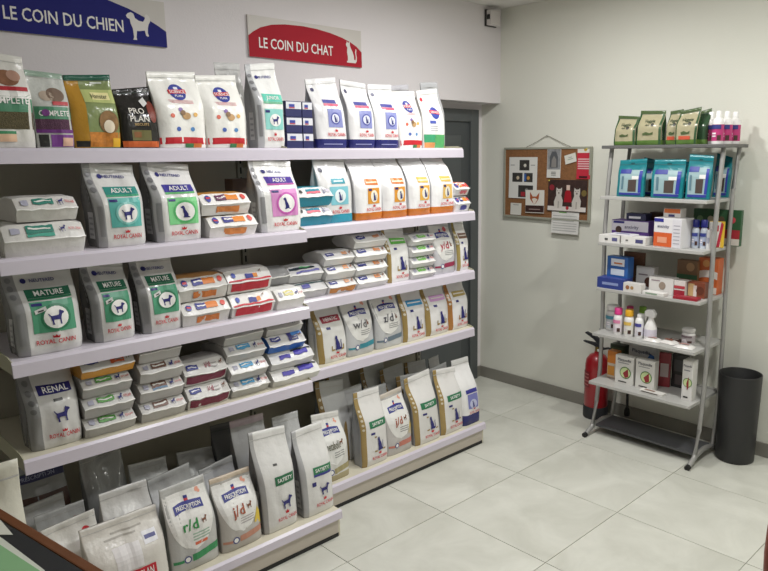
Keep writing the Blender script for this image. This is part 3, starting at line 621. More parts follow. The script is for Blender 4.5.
S = bag(CB, 'white cat food bag with bright green title and gold edge', 'food bag', G3, XR2, 2.345, 2.495, Z3, .292, .085, base='#e9e8e6', strip=(GOLD, -.72), side='#cfcdc6', wr=.006, sx=.005); goldcat(S, '', '#63b34a', top=.68)
for k in range(4):
    S = lying(LB_, ['lowest', 'second lowest', 'second highest', 'topmost'][k] + ' of four packs with lime green labels', 'food pack', G3, -2.64, 2.508, 2.678, Z3 + .06 * k, .06, L=.2, base='#dfdedd', ridge=.45); lie_royal(S, '#7bc45a')
S = bag(CB, 'white cat diet bag with red letters and burgundy foot stripe', 'food bag', G3, XR2, 2.69, 2.852, Z3, .29, .085, base='#c6c5c9'); hills(S, 'y/d', '#b03048', '#9a3050', icon='cat')
S.disc(.5, .85, .014, '#d05a66', S.root, 1, 'sticker')
S = bag(CB, 'white cat food bag with brown title at the third shelf end', 'food bag', G3, XR2, 2.872, 2.968, Z3, .29, .085, base='#eae9e8', strip=('#9a8850', -.62), wr=.006, sx=.01, tw=1.05); goldcat(S, '', '#7a5a4a', top=.63)

# ------------------------------------------------------------------ fourth shelf
G4 = 'food bags on the fourth shelves'
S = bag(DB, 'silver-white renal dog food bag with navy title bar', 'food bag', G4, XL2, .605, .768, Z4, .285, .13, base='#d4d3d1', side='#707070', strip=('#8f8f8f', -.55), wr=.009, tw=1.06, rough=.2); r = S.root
S.panel(-.45, .66, .8, .76, '#25226c', r); S.text('RENAL', .2, .712, .018, WHITE, r); S.icon('dog', .22, .42, .052, '#25226c', r); rc_text(S, .25, .16); S.panel(.0, .58, .35, .61, '#555', r, 0, 'price_sticker')
for k in range(4): S.disc(-.78, .8 - .1 * k, .009, '#6b6b6c', r, 1, 'strip_roundel')
S.panel(-.9, .1, -.64, .42, '#858583', r, 1, 'strip_text')
S_ = ['lowest', 'second lowest', 'second highest', 'topmost']
for k in range(3):
    S = lying(LB_, S_[k].replace('second highest', 'highest') + ' of three packs with grass green labels beside the renal bag', 'food pack', G4, -2.53 - .01 * (k == 2), .782 + .004 * k, .962, Z4 + .073 * k, .073, base='#cfcecb', low='#b5b4b2', ridge=.55); lie_royal(S, '#5a9a4a')
S = lying(LB_, 'pack with orange stripe lying on the grass green stack', 'food pack', G4, -2.535, .79, .978, Z4 + .22, .078, base='#dcdad6', low='#d99a3a', ridge=.42, rz=.02); lie_diet(S, None, None, block='#d9683c')
for k in range(4):
    S = lying(LB_, S_[k] + ' of four grey-white packs with brown labels', 'food pack', G4, -2.53 - .006 * (k % 2), .985 + .004 * k, 1.16, Z4 + .077 * k, .077, base='#d2d0cd', low='#bdbbb9', ridge=.55); lie_royal(S, '#6f4f42' if k < 3 else '#5a5550', bar='#6a8aa8' if k == 1 else None)
for k in range(2):
    S = lying(LB_, ['lower', 'upper'][k] + ' of two packs with a burgundy lower face', 'food pack', G4, -2.53 - .012 * k, 1.172 - .003 * k, 1.352, Z4 + .096 * k, .094, base='#d9d7d4', ridge=.5); lie_diet(S, 'i/d', '#9a3a50', low='#7a2440')
for k in range(4):
    S = lying(LB_, S_[k] + ' of four white packs with sky blue labels', 'food pack', G4, [-2.53, -2.525, -2.545, -2.55][k], 1.362 - .003 * k, 1.54 - .004 * (k % 2), Z4 + .075 * k, .075, base=['#d5d4d2', '#ecebe9', '#d8d7d5', '#cfcecc'][k], low='#bfbebc', ridge=.5, rz=.02 * (k % 2)); lie_royal(S, '#4a9ac8')
cfg = [('white pack with violet print at the foot of the joint stack', '#e2e1df', None), ('white pack with navy stripe second in the joint stack', '#dcdbdb', None), ('white pack with bright blue lower face in the joint stack', '#d9d8d8', '#2f6ac0'), ('white pack with lilac label on top of the joint stack', '#d5d3d1', None)]
for k, (l_, b_, lw) in enumerate(cfg):
    S = lying(LB_, l_, 'food pack', G4, [-2.52, -2.53, -2.54, -2.55][k], 1.556, [1.80, 1.775, 1.742, 1.735][k], Z4 + .075 * k, .075, base=b_, low=lw, ridge=.45, rz=-.02 * (k % 2)); r = S.root
    if k == 3: lie_royal(S, '#6a4a95')
    elif k == 2: lie_diet(S, None, None, block='#3a3a80'); S.panel(.3, .6, .9, .95, '#4a86d0', r, 1)
    else: S.panel(-.6, .25, -.1, .55, '#3a2f9a', r); S.panel(.1, .35, .75, .75, '#3f34a8', r); S.panel(.0, .75, .95, .95, '#2a2f3a', r)
S = bag(CB, 'white cat food bag with dark red title and gold edge', 'food bag', G4, XR2, 1.895, 2.06, Z4, .287, .1, base='#e2e1de', strip=(GOLD, -.68), wr=.006, sx=-.008); goldcat(S, 'HEPATIC', '#9a3040', top=.68)
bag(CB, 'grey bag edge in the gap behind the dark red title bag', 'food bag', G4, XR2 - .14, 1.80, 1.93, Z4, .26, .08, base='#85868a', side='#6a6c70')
S = bag(CB, 'grey-white cat diet bag with w letter code and teal foot', 'food bag', G4, XR2, 2.068, 2.238, Z4, .29, .09, base='#c2c3c5', wr=.006); hills(S, 'w/d', '#6a6a6c', '#3a8a9a', icon='cat')
S = bag(CB, 'grey-white cat diet bag with z letter code and grey foot', 'food bag', G4, XR2, 2.256, 2.436, Z4, .288, .09, base='#c2c3c5', wr=.006); hills(S, 'z/d', '#4a4a55', '#6a7a88', icon='cat')
for ya, yb, tc_, gl, tt, l_ in ((2.446, 2.612, '#3a8fc0', GOLD, '', 'white cat food bag with blue title on the fourth shelf'), (2.62, 2.795, '#d0a0d0', GOLD, '', 'white cat food bag with lilac title on the fourth shelf'), (2.804, 2.966, '#a59150', '#a5713a', '', 'white cat food bag with olive gold title at the fourth shelf end')):
    S = bag(CB, l_, 'food bag', G4, XR2, ya, yb, Z4, .285, .095, base='#e4e2e2', strip=(gl, -.7), wr=.006, sx=.01); goldcat(S, tt, tc_, top=.66, gold=gl)

# ------------------------------------------------------------------ bottom shelf, nearer unit
G5 = 'food bags on the bottom shelf of the nearer unit'
S = bag(DB, 'white bag with red ribbon, lowest in the left corner of the photo', 'food bag', G5, -2.345, .705, .955, ZB, .272, .11, base='#d6d2cb', wr=.006, lean=.05, tw=1.1); r = S.root
S.panel(-.25, .22, .62, .38, '#c42434', r); S.text('VET PLAN', .18, .3, .03, WHITE, r, 2, maxw=.09); S.panel(-.4, .4, .3, .7, '#e2dfe0', r, 0, 'paper_label'); S.panel(.42, .63, .8, .76, '#e8e8ee', r, 0); S.panel(.46, .68, .76, .72, '#4a4f8a', r, 1, 'text_line')
for k in range(2): S.panel(-.5 + .2 * k, .78 + .05 * k, .3 + .2 * k, .8 + .05 * k, '#a9a49c', r, 0, 'small_print')
S = bag(DB, 'white bag with curled flap standing behind the red ribbon bag', 'food bag', G5, -2.47, .80, .98, ZB, .335, .1, base='#d6d5d3', lean=.03, wr=.008, tw=.98); S.disc(-.6, .62, .012, '#4a8a6a', S.root, 0, 'logo_mark'); S.disc(-.6, .7, .009, '#4a4f8a', S.root, 0, 'logo_mark')
S = bag(DB, 'white dog diet bag with green r letter code', 'food bag', G5, -2.365, .977, 1.168, ZB, .325, .1, base='#bfbfbd', side='#a5aaa6', lean=.03, wr=.005, tw=.94); hills(S, 'r/d', '#2f8f4a', '#3a8f5a', sub='#9ab8a4', accent='#d86a4a')
S = bag(DB, 'white dog diet bag with brown j letter code, nearer unit', 'food bag', G5, -2.365, 1.184, 1.362, ZB, .292, .1, base='#bdb9b4', side='#a5a29e', lean=.03, wr=.005, seal='#c9b9a6', tw=1.0); hills(S, 'j/d', '#a8553a', '#c08a74', sub='#b5aeb0'); S.poly([(.6, .3), (.98, .24), (.98, .42), (.85, .5)], '#dcc04a', S.root, 1)
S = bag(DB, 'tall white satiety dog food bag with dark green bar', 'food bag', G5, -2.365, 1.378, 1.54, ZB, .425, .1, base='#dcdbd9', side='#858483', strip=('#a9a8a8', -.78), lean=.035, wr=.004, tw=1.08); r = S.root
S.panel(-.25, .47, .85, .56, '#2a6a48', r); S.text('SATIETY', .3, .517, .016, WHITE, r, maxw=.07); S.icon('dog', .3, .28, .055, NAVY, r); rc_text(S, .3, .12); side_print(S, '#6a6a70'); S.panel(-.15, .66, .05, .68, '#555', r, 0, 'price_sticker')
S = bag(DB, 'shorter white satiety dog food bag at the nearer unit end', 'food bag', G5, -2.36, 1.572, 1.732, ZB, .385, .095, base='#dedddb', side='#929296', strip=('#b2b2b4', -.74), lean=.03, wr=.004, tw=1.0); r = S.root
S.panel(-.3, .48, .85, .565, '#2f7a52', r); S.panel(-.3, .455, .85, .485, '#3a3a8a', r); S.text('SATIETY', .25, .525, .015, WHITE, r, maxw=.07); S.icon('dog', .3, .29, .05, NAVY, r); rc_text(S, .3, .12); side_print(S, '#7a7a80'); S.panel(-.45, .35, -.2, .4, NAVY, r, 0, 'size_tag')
SHADE_GREY = '#c9cacc'  # back-row bags are white; their shade is put into this grey
for l_, xf, ya, yb, hh, kw in (  # plain grey ones are white bags with shade put into their colour
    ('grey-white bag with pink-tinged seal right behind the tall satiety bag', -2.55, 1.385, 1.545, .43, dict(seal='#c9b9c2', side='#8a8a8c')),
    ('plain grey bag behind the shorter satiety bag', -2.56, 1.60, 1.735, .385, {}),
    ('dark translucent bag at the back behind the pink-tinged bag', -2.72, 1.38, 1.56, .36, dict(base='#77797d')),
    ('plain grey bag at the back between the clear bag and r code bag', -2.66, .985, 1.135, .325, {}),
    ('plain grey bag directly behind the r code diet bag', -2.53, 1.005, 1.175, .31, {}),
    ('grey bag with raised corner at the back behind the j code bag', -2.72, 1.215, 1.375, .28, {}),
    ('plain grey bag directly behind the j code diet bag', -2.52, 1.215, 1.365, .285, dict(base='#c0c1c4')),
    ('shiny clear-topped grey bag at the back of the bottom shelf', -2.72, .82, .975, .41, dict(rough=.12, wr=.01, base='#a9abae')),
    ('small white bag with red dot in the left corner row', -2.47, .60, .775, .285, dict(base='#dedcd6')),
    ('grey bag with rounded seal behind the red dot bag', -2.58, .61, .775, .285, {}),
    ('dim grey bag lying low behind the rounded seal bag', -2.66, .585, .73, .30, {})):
    k = dict(base=SHADE_GREY, lean=.03, wr=.006); k.update(kw)
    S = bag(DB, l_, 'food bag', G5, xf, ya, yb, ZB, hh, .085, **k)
    if 'red dot' in l_: S.disc(.55, .8, .014, '#c8303a', S.root, 0, 'sticker')
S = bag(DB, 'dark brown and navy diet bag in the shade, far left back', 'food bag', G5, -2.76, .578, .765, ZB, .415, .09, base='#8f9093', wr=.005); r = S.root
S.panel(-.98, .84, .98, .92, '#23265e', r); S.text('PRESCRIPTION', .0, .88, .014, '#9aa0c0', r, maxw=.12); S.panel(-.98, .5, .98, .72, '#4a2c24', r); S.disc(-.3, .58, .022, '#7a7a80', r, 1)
S = bag(DB, 'big white sack standing on the floor at the left photo edge', 'food bag', None, -2.36, .345, .525, 0, .74, .12, base='#d9d7c9', wr=.008, curl=-.02)

# ------------------------------------------------------------------ bottom shelf, farther unit
G6 = 'food bags on the bottom shelf of the farther unit'
S = bag(CB, 'white diet bag with olive print left of the gold-edged bags', 'food bag', G6, -2.56, 1.815, 1.982, ZB, .325, .1, base='#d8d6d2', band=('#b0a583',), bandh=.1, lean=.03, tw=.97); hills(S, 'metabolic', '#6a6a5a', '#a59a70', icon='dog')
gd = ['first gold-edged white satiety cat bag, beside the brown j code bag', 'second gold-edged satiety cat bag, right of the j code bag', 'gold-edged satiety cat bag next to the navy-footed end bag']
for k, (ya, yb, hh) in enumerate(((2.066, 2.235, .378), (2.44, 2.632, .378), (2.64, 2.822, .36))):
    S = bag(CB, gd[k], 'food bag', G6, -2.56, ya, yb, ZB, hh, .095, base='#dfdddb', strip=('#a08856', -.7), side='#a2a3a6', lean=.03, wr=.004, sx=[.01, -.015, .006][k], tw=1.0); r = S.root
    S.panel(-.45, .52, .9, .61, '#2a7550', r); S.text('SATIETY', .22, .567, .015, WHITE, r, maxw=.08); S.panel(-.4, .43, -.1, .46, NAVY, r, 0, 'size_tag')
    S.icon('cat', .25, .29, .075, NAVY, r); rc_text(S, .25, .1)
    for (a, b_, c_, d_) in ((-.15, .18, .05, .2), (.5, .18, .7, .2), (-.15, .38, .0, .4)): S.panel(a, b_, c_, d_, GOLD, r, 0, 'gold_bracket')
    for q in range(5): S.disc(-.85, .76 - .06 * q, .0062, '#cfc6b0', r, 1, 'strip_roundel')
S = bag(DB, 'white dog diet bag with brown j letter code, farther unit', 'food bag', G6, -2.57, 2.248, 2.42, ZB, .325, .09, base='#c0bcba', seal='#c9bfb4', lean=.03, tw=.92); hills(S, 'j/d', '#a8553a', '#c0796a'); S.poly([(.6, .3), (.98, .24), (.98, .42), (.85, .5)], '#dcc04a', S.root, 1)
S = bag(CB, 'white cat food bag with violet label and navy foot, bottom shelf end', 'food bag', G6, -2.56, 2.828, 2.972, ZB, .385, .105, base='#ebeaea', band=('#2a2c6e',), bandh=.17, lean=.03, sx=-.02, tw=.98); r = S.root
S.panel(-.6, .5, .65, .56, '#3f3f92', r); S.panel(-.5, .26, .6, .485, '#7f82c0', r); S.disc(.05, .33, .028, '#c9cce8', r, 1); S.icon('cat', .05, .33, .04, '#3a3a80', r); rc_text(S, .15, .2)
for l_, xf, ya, yb, hh, gold in (
    ('gold-edged grey bag in the second row, leftmost', -2.70, 1.94, 2.11, .43, 1), ('gold-edged grey bag in the second row behind the first satiety cat bag', -2.69, 2.055, 2.225, .365, 1),
    ('dim gold-edged bag at the back left of the farther unit', -2.90, 2.15, 2.30, .40, 1), ('gold-edged grey bag at the back, second from left', -2.86, 2.36, 2.53, .39, 1),
    ('gold-edged grey bag in the middle row behind the j code bag', -2.80, 2.455, 2.625, .365, 1), ('broad gold-edged grey bag in the second row', -2.70, 2.49, 2.69, .33, 1),
    ('plain grey bag at the back right of the farther unit', -2.86, 2.70, 2.87, .33, 1), ('plain grey bag right behind the last satiety cat bag', -2.69, 2.70, 2.88, .33, 0),
    ('silver-grey bag behind the navy-footed end bag', -2.84, 2.885, 2.968, .33, 0), ('narrow grey bag top between satiety and j code bags', -2.675, 2.235, 2.385, .335, 0)):
    k = dict(base=SHADE_GREY, lean=.03, wr=.004, side='#8a8d92')  # grey base carries the back row's shade; the bags are white
    if gold: k['strip'] = ('#8d7448', -.7)
    S = bag(CB, l_, 'food bag', G6, xf, ya, yb, ZB, hh, .08, **k)
    if gold:
        for q in range(3): S.disc(-.84, .8 - .08 * q, .007, '#cfc6b0', S.root, 1, 'strip_roundel')

# ------------------------------------------------------------------ cork board on the back wall
YP = YB - .022
t = empty('cork_board', (-2.805, YB, 1.249), 0, 'framed cork notice board hanging on the back wall', 'notice board')
bw, bh = .712, .485
MB().box((-bw / 2 + .01, -.02, .01), (bw / 2 - .01, -.008, bh - .01)).build('cork_panel', mat('#8a5f3c', .95, bump=.5, bscale=160, var=.35, vscale=70), t)
for a, b_ in (((-bw / 2, 0), (bw / 2, .014)), ((-bw / 2, bh - .014), (bw / 2, bh)), ((-bw / 2, .014), (-bw / 2 + .014, bh - .014)), ((bw / 2 - .014, .014), (bw / 2, bh - .014))):
    MB().box((a[0], -.026, a[1]), (b_[0], -.006, b_[1])).build('frame_rail', mat('#a9aa9c', .4, .2), t, bevel=.002)
MB().tube([(-.17, -.012, bh), (-.085, -.01, bh + .035), (-.01, -.008, bh + .072), (.01, -.008, bh + .072), (.1, -.01, bh + .035), (.19, -.012, bh)], .0018, 6).build('hanging_cord', mat('#6a6252', .9), t)
MB().lathe([(.0, 0), (.006, 0), (.006, .004), (0, .004)], 10, (0, -.012, bh + .072), caps=False).build('nail', mat('#777777', .4, 1), t)
def note(name, label, cat, x0, x1, z0, z1, col, y=YP, tilt=0, curl=.004):
    w, h = x1 - x0, z1 - z0
    t = empty(name, ((x0 + x1) / 2, y, z0), 0, label, cat, 'papers pinned to the cork board'); t.rotation_euler = (0, tilt, 0)
    def fn(u, v, off=0): return Vector((u * w / 2, -.001 - off * .5 - curl * (1 - v) ** 2, v * h))
    m = MB(); n = 8; vs = []; fs = []
    for k in range(n + 1):
        v = k / n
        for u in (-1, 1): vs.append(fn(u, v))
        for u in (1, -1): vs.append(fn(u, v) + Vector((0, .0007, 0)))
    for k in range(n):
        for i in range(4):
            j = (i + 1) % 4; fs.append((4 * k + i, 4 * k + j, 4 * k + 4 + j, 4 * k + 4 + i))
    fs += [(0, 1, 2, 3), (4 * n + 3, 4 * n + 2, 4 * n + 1, 4 * n)]
    m.add(vs, fs).build('sheet', mat(col, .8), t)
    S = Surf(fn, w, h); S.root = t; return S
def pin(S, u=0, v=.97, col='#c8c04a'):
    p = S.fn(u, v, 0); MB().lathe([(0, 0), (.005, 0), (.005, .006), (.003, .008), (0, .008)], 10, caps=False).build('push_pin', mat(col, .4), S.root).matrix_basis = Matrix.Translation(p) @ Matrix.Rotation(math.pi / 2, 4, 'X')
photo = lambda c, s=60: mat(c, .5, var=.6, vscale=s)
S = note('photo_sheet', 'white sheet with four dark dog photos on the cork board', 'paper', -3.112, -2.87, 1.385, 1.668, '#dddcd8'); r = S.root
for a in ((-.25, .68, .45, .93), (-.75, .4, -.02, .62), (.1, .4, .7, .62), (-.3, .03, .75, .32)): S.panel(*a, photo('#3a3836'), r, 0, 'photo_print')
S.disc(.15, .8, .012, '#d8d4ca', r, 1, 'dog_picture'); S.disc(-.35, .5, .013, '#c9b9a0', r, 1, 'dog_picture'); S.disc(.4, .5, .013, '#c8954a', r, 1, 'dog_picture'); S.panel(.1, .42, .25, .6, '#3a62a8', r, 1, 'photo_detail'); S.panel(-.1, .05, .2, .16, '#a03038', r, 1, 'photo_detail'); S.disc(.3, .2, .014, '#8a8a88', r, 1, 'dog_picture')
for a in ((-.9, .8), (.55, .8)): S.panel(a[0], a[1], a[0] + .3, a[1] + .015, '#777', r, 0, 'text_line')
S = note('business_card', 'small white card at the lower left of the cork board', 'paper', -3.095, -3.0, 1.268, 1.35, '#d3d1ca'); S.panel(-.5, .82, .5, .88, '#888', S.root, 0, 'text_line')
S = note('fox_card', 'white card with a fox head and dark foot', 'paper', -2.958, -2.80, 1.29, 1.446, '#dedad2', y=YP - .006, tilt=-.02); r = S.root
S.panel(-.98, .03, .98, .33, '#3a2624', r); S.panel(-.6, .14, .6, .18, '#a08a84', r, 1, 'text_line'); S.poly([(-.5, .92), (-.22, .72), (.18, .72), (.5, .9), (.42, .62), (.12, .42), (-.05, .38), (-.22, .45), (-.5, .62)], '#a8552e', r, 1, 'fox_picture'); S.poly([(-.3, .62), (.0, .66), (.3, .6), (.05, .4), (-.1, .4)], '#ded5ca', r, 2, 'fox_picture')
S = note('arch_photo', 'narrow grey photo strip with an arch at the board top', 'paper', -2.789, -2.68, 1.532, 1.728, '#d8d6d2'); r = S.root
S.panel(-.95, .28, .95, .98, photo('#8f9092', 40), r, 0, 'photo_print'); S.poly([(-.6, .34), (.6, .34), (.6, .7), (.3, .88), (-.3, .88), (-.6, .7)], '#5a5c60', r, 1, 'photo_detail'); S.poly([(-.35, .36), (.4, .36), (.35, .62), (0, .74), (-.3, .6)], '#8a8784', r, 2, 'photo_detail')
for k in range(3): S.panel(-.35, .08 + .05 * k, .35, .1 + .05 * k, '#666', r, 1, 'text_line')
S = note('tilted_card', 'small tilted white card with scribble near the red leaflet', 'paper', -2.642, -2.555, 1.63, 1.688, '#d9d7ce', tilt=-.25); S.panel(-.5, .4, .5, .48, '#8aa08a', S.root, 0, 'text_line'); S.panel(-.3, .6, .3, .68, '#999', S.root, 0, 'text_line')
S = note('red_leaflet', 'tall red leaflet at the upper right of the cork board', 'paper', -2.555, -2.452, 1.528, 1.726, '#c0283c'); r = S.root
S.panel(-.95, .84, .95, .99, '#e2ddd4', r); S.disc(.2, .95, .012, '#c8a03a', r, 1, 'picture'); S.panel(-.6, .03, .6, .1, '#4a1820', r)
for k in range(5): S.panel(-.85, .32 + .075 * k, .85, .36 + .075 * k, '#e2b8ba', r, 0, 'text_line')
pin(S, .4, .97)
S = note('dog_photo_calendar', 'large photo of two white dogs beside a red dress', 'picture', -2.775, -2.47, 1.312, 1.52, '#3a2a28', curl=.008); r = S.root
S.panel(-.98, .02, .98, .98, mat('#3a2622', .6, var=.8, vscale=45), r, 0, 'photo_print'); S.panel(-.98, .02, .98, .16, '#d6cfca', r, 1, 'snow_strip')
for cx in (-.42, .5):
    S.poly([(cx - .2, .1), (cx + .2, .1), (cx + .22, .35), (cx + .13, .5), (cx + .16, .6), (cx + .15, .76), (cx + .07, .71), (cx - .05, .71), (cx - .13, .76), (cx - .15, .6), (cx - .13, .5), (cx - .24, .3)], '#cfc9c2', r, 2, 'dog_picture'); S.disc(cx, .58, .0075, '#a39a92', r, 3, 'dog_muzzle'); S.disc(cx, .585, .0035, '#2a2422', r, 4, 'dog_nose'); S.disc(cx - .06, .65, .0028, '#2a2422', r, 4, 'dog_eye'); S.disc(cx + .06, .65, .0028, '#2a2422', r, 4, 'dog_eye'); S.panel(cx - .03, .1, cx + .03, .32, '#a9a29a', r, 3, 'leg_gap')
S.poly([(-.14, .3), (.26, .3), (.2, .62), (.12, .68), (-.02, .68), (-.1, .62)], '#a8202c', r, 2, 'dress_picture'); S.panel(-.04, .68, .14, .84, '#d8c0b4', r, 2, 'face_patch')
S.disc(.05, .12, .012, '#b03038', r, 3, 'bauble'); S.disc(-.8, .75, .02, '#8a2a34', r, 1, 'bauble'); S.disc(.85, .6, .02, '#7a6a3a', r, 1, 'bauble'); pin(S, -.95, .97)
S = note('text_sheet', 'printed white text sheet hanging below the cork board', 'paper', -2.74, -2.525, 1.165, 1.312, '#dcdbd8', y=YP - .002, curl=.006); r = S.root
for k in range(7): S.panel(-.9, .12 + .11 * k, .85 - .2 * (k == 4), .15 + .11 * k, '#b0b0ae', r, 0, 'text_line')
S.panel(-.45, .93, .1, .985, '#7fae6a', r, 0, 'green_tab')

# ------------------------------------------------------------------ metal display rack
RX0, RX1 = -2.149, -1.503
STEEL = mat('#a3a2a0', .4, .25, bump=.02); SH = mat('#b4b3b0', .35); TOPM = mat('#5f5f5e', .45)
t = empty('display_rack', ((RX0 + RX1) / 2, 3.7, 0), 0, 'grey metal display rack with six shelves by the back wall', 'display rack')
off = -Vector(t.location)
def P(q): return tuple(Vector(q) + off)
for x in (RX0, RX1):
    front = [(x, 3.64, 1.72), (x, 3.612, 1.5), (x, 3.597, 1.25), (x, 3.602, .95), (x, 3.612, .65), (x, 3.605, .4), (x, 3.58, .2), (x, 3.545, .06), (x, 3.53, .042)]
    MB().tube([P(q) for q in front], .0125, 10).build('front_post', STEEL, t, True)
    back = [(x, 3.845, 1.72), (x, 3.80, 1.5), (x, 3.79, 1.25), (x, 3.80, .95), (x, 3.812, .65), (x, 3.812, .4), (x, 3.80, .2), (x, 3.77, .05)]
    MB().tube([P(q) for q in back], .0115, 10).build('rear_post', STEEL, t, True)
    ft = MB().tube([P(q) for q in ((x, 3.468, .013), (x, 3.50, .03), (x, 3.56, .052), (x, 3.66, .064), (x, 3.75, .05), (x, 3.82, .014))], .0135, 10).build('foot_bar', STEEL, t, True)
    MB().tube([P((x, 3.452, .0125)), P((x, 3.472, .015))], .0155, 10).build('rubber_cap', mat('#1d1d1d', .7), ft)
RZ = [1.735, 1.452, 1.19, .922, .655, .362]
ycut = [(3.575, 3.875), (3.5, 3.85), (3.5, 3.85), (3.5, 3.85), (3.475, 3.85), (3.455, 3.85)]
for k, (z, (ya, yb)) in enumerate(zip(RZ, ycut)):
    xa, xb = (RX0 - .03, RX1 + .035) if k == 0 else (RX0 + .016, RX1 - .01)
    sh = MB().prism([P((xa, ya, 0))[:2], P((xb, ya, 0))[:2], P((xb, yb, 0))[:2], P((xa, yb, 0))[:2]], 2, z - .018, z).build('shelf', TOPM if k == 0 else SH, t, bevel=.003)
    if k:
        for x in (RX0, RX1):
            for yy in (3.605, 3.805): MB().box(P((x - .013, yy - .006, z - .014)), P((x + .02 * (1 if x < -1.8 else -1), yy + .006, z - .004))).build('shelf_bolt', STEEL, sh)
MB().prism([P((RX0 + .012, 3.56, 0))[:2], P((RX1 - .012, 3.56, 0))[:2], P((RX1 - .012, 3.76, 0))[:2], P((RX0 + .012, 3.76, 0))[:2]], 2, .045, .06).build('base_tray', mat('#55565a', .5), t, bevel=.003)
MB().tube([P((RX0, 3.81, .36)), P((RX1, 3.81, .36))], .008, 8).build('cross_bar', STEEL, t, True)

# top: treat bags and bottles
GT = 'green treat bags on the display rack'
gl = ['leftmost green and cream treat bag on the rack top', 'second green and cream treat bag on the rack top', 'slim green treat bag in the middle of the rack top', 'green treat bag with red print on the rack top', 'dark green treat bag turned sideways next to the bottles']
for k, (xa, xb, yf, hh) in enumerate(((-2.147, -2.012, 3.64, .165), (-2.008, -1.855, 3.64, .188), (-1.84, -1.765, 3.66, .185), (-1.762, -1.645, 3.615, .185), (-1.672, -1.61, 3.66, .18))):
    w = xb - xa
    def mk():
        S = bag('treat_bag', gl[k], 'treat bag', GT, 0, -w / 2, w / 2, RZ[0], hh, .075, base='#a9a284' if k < 4 else '#2f4a32', side='#2a4a2c', seal='#4a5c38', rz=0, strip=('#2f5230', -.84), lean=.008, band=('#5a7a3a',), bandh=.14, sealh=.1, wr=.003, rough=.25, tw=.98)
        S.root.location = ((xa + xb) / 2, yf + .0375, RZ[0]); return S
    S = mk(); r = S.root
    if k < 4:
        S.panel(.82, 0.02, .97, .9, '#2f5230', r); S.text('Veggie', .02, .7, .017, '#3a4a34', r, maxw=w * .6); S.text('dent', -.05, .585, .010, '#3a4a34', r); S.disc(.32, .585, .009, '#33332a', r, 0, 'dog_picture')
        S.poly([(-.4, .34), (-.1, .38), (.2, .34), (.45, .38), (.4, .3), (0, .28), (-.35, .28)], '#4a5a34', r, 1, 'chew_picture')
        if k >= 2: S.panel(-.6, .14, .5, .24, '#c8553a', r, 1)
def bottle(name, label, cat, group, x, y, z, r_, h, body, cap, capr=.55, caph=.2, lab=None, lab2=None, sh=.12):
    t = empty(name, (x, y, z), 0, label, cat, group); hb = h * (1 - caph)
    MB().lathe([(0, 0), (r_ * .92, 0), (r_, .006), (r_, hb * (1 - sh * 1.6)), (r_ * .9, hb * (1 - sh * .7)), (r_ * .6, hb * .985), (r_ * .5, hb), (0, hb)], 20, caps=False).build('bottle_body', mat(body, .3), t, True)
    MB().lathe([(0, hb), (r_ * capr, hb), (r_ * capr, h - .004), (r_ * capr * .85, h), (0, h)], 18, caps=False).build('cap', mat(cap, .35), t, True)
    if lab:
        zl, zh = hb * .12, hb * .74; 
        MB().lathe([(r_ + .0005, zl), (r_ + .0005, zh)], 20, caps=False).build('label_wrap', ink(lab), t, True)
        if lab2:
            S = Surf(lambda u, v, o=0: Vector((math.sin(u) * (r_ + .001 + o), -math.cos(u) * (r_ + .001 + o), zl + v * (zh - zl))), r_ * 2, zh - zl)
            S.panel(-.9, .72, .9, .98, lab2, t, 0, 'label_band'); S.panel(-.6, .4, .1, .5, '#f0e8ee', t, 0, 'text_line'); S.panel(-.6, .25, .1, .33, '#f0e8ee', t, 0, 'text_line'); S.panel(.3, .05, .9, .35, '#4a2f2a', t, 1, 'dog_picture')
    return t
bl = ['white bottle with pink label, leftmost of the group of four', 'white bottle with pink label, front of the group of four', 'white bottle with pink label, just behind the front one', 'white bottle with pink label, rightmost of the group of four']
for k, (x, y) in enumerate(((-1.612, 3.72), (-1.548, 3.66), (-1.535, 3.735), (-1.522, 3.81))):
    bottle('shampoo_bottle', bl[k], 'bottle', 'pink-label bottles on the rack top', x, y, RZ[0], .029, .168, '#efedec', '#f4f3f2', .5, .2, '#bd3a78', '#343a80')
# second shelf: teal chew pouches
GP = 'teal chew pouches on the rack'
pl = ['leftmost teal chew pouch on the rack', 'dark teal chew pouch behind the leftmost pouch', 'middle teal chew pouch on the rack', 'teal chew pouch half hidden behind the middle one', 'large teal chew pouch at the rack front right', 'teal chew pouch behind the right rack post']
for k, (xa, xb, yf, hh, rot) in enumerate(((-2.055, -1.895, 3.54, .205, .05), (-1.975, -1.86, 3.66, .205, 0), (-1.848, -1.672, 3.54, .205, .03), (-1.745, -1.69, 3.67, .19, 0), (-1.658, -1.53, 3.55, .228, .0), (-1.615, -1.53, 3.79, .225, 0))):
    w = xb - xa
    S = bag('chew_pouch', pl[k], 'pouch', GP, 0, -w / 2, w / 2, RZ[1], hh, .03, base='#127680' if k != 1 else '#125c64', rz=rot, lean=.015, tw=1.0, wr=.002, sealh=.13, rough=.3, bulge=.1); r = S.root
    r.location = ((xa + xb) / 2, yf + .0225, RZ[1])
    S.panel(-.8, .1, .8, .72, '#93adb2', r); S.panel(-.8, .62, .0, .74, '#2f3a8f', r, 1); S.panel(.6, .12, .82, .7, '#2f3a9a', r, 1); S.panel(-.15, .14, .45, .46, '#4a3f3a', r, 1, 'chew_window'); S.panel(-.8, .05, .8, .11, '#2f3a8f', r, 1)
    S.panel(.1, .47, .6, .56, '#e2e2e0', r, 2, 'price_sticker'); S.panel(-.65, .2, -.5, .55, '#5a7a88', r, 2, 'text_line'); S.panel(-.14, .885, .14, .91, '#0d4a50', r, 1, 'hang_slot')
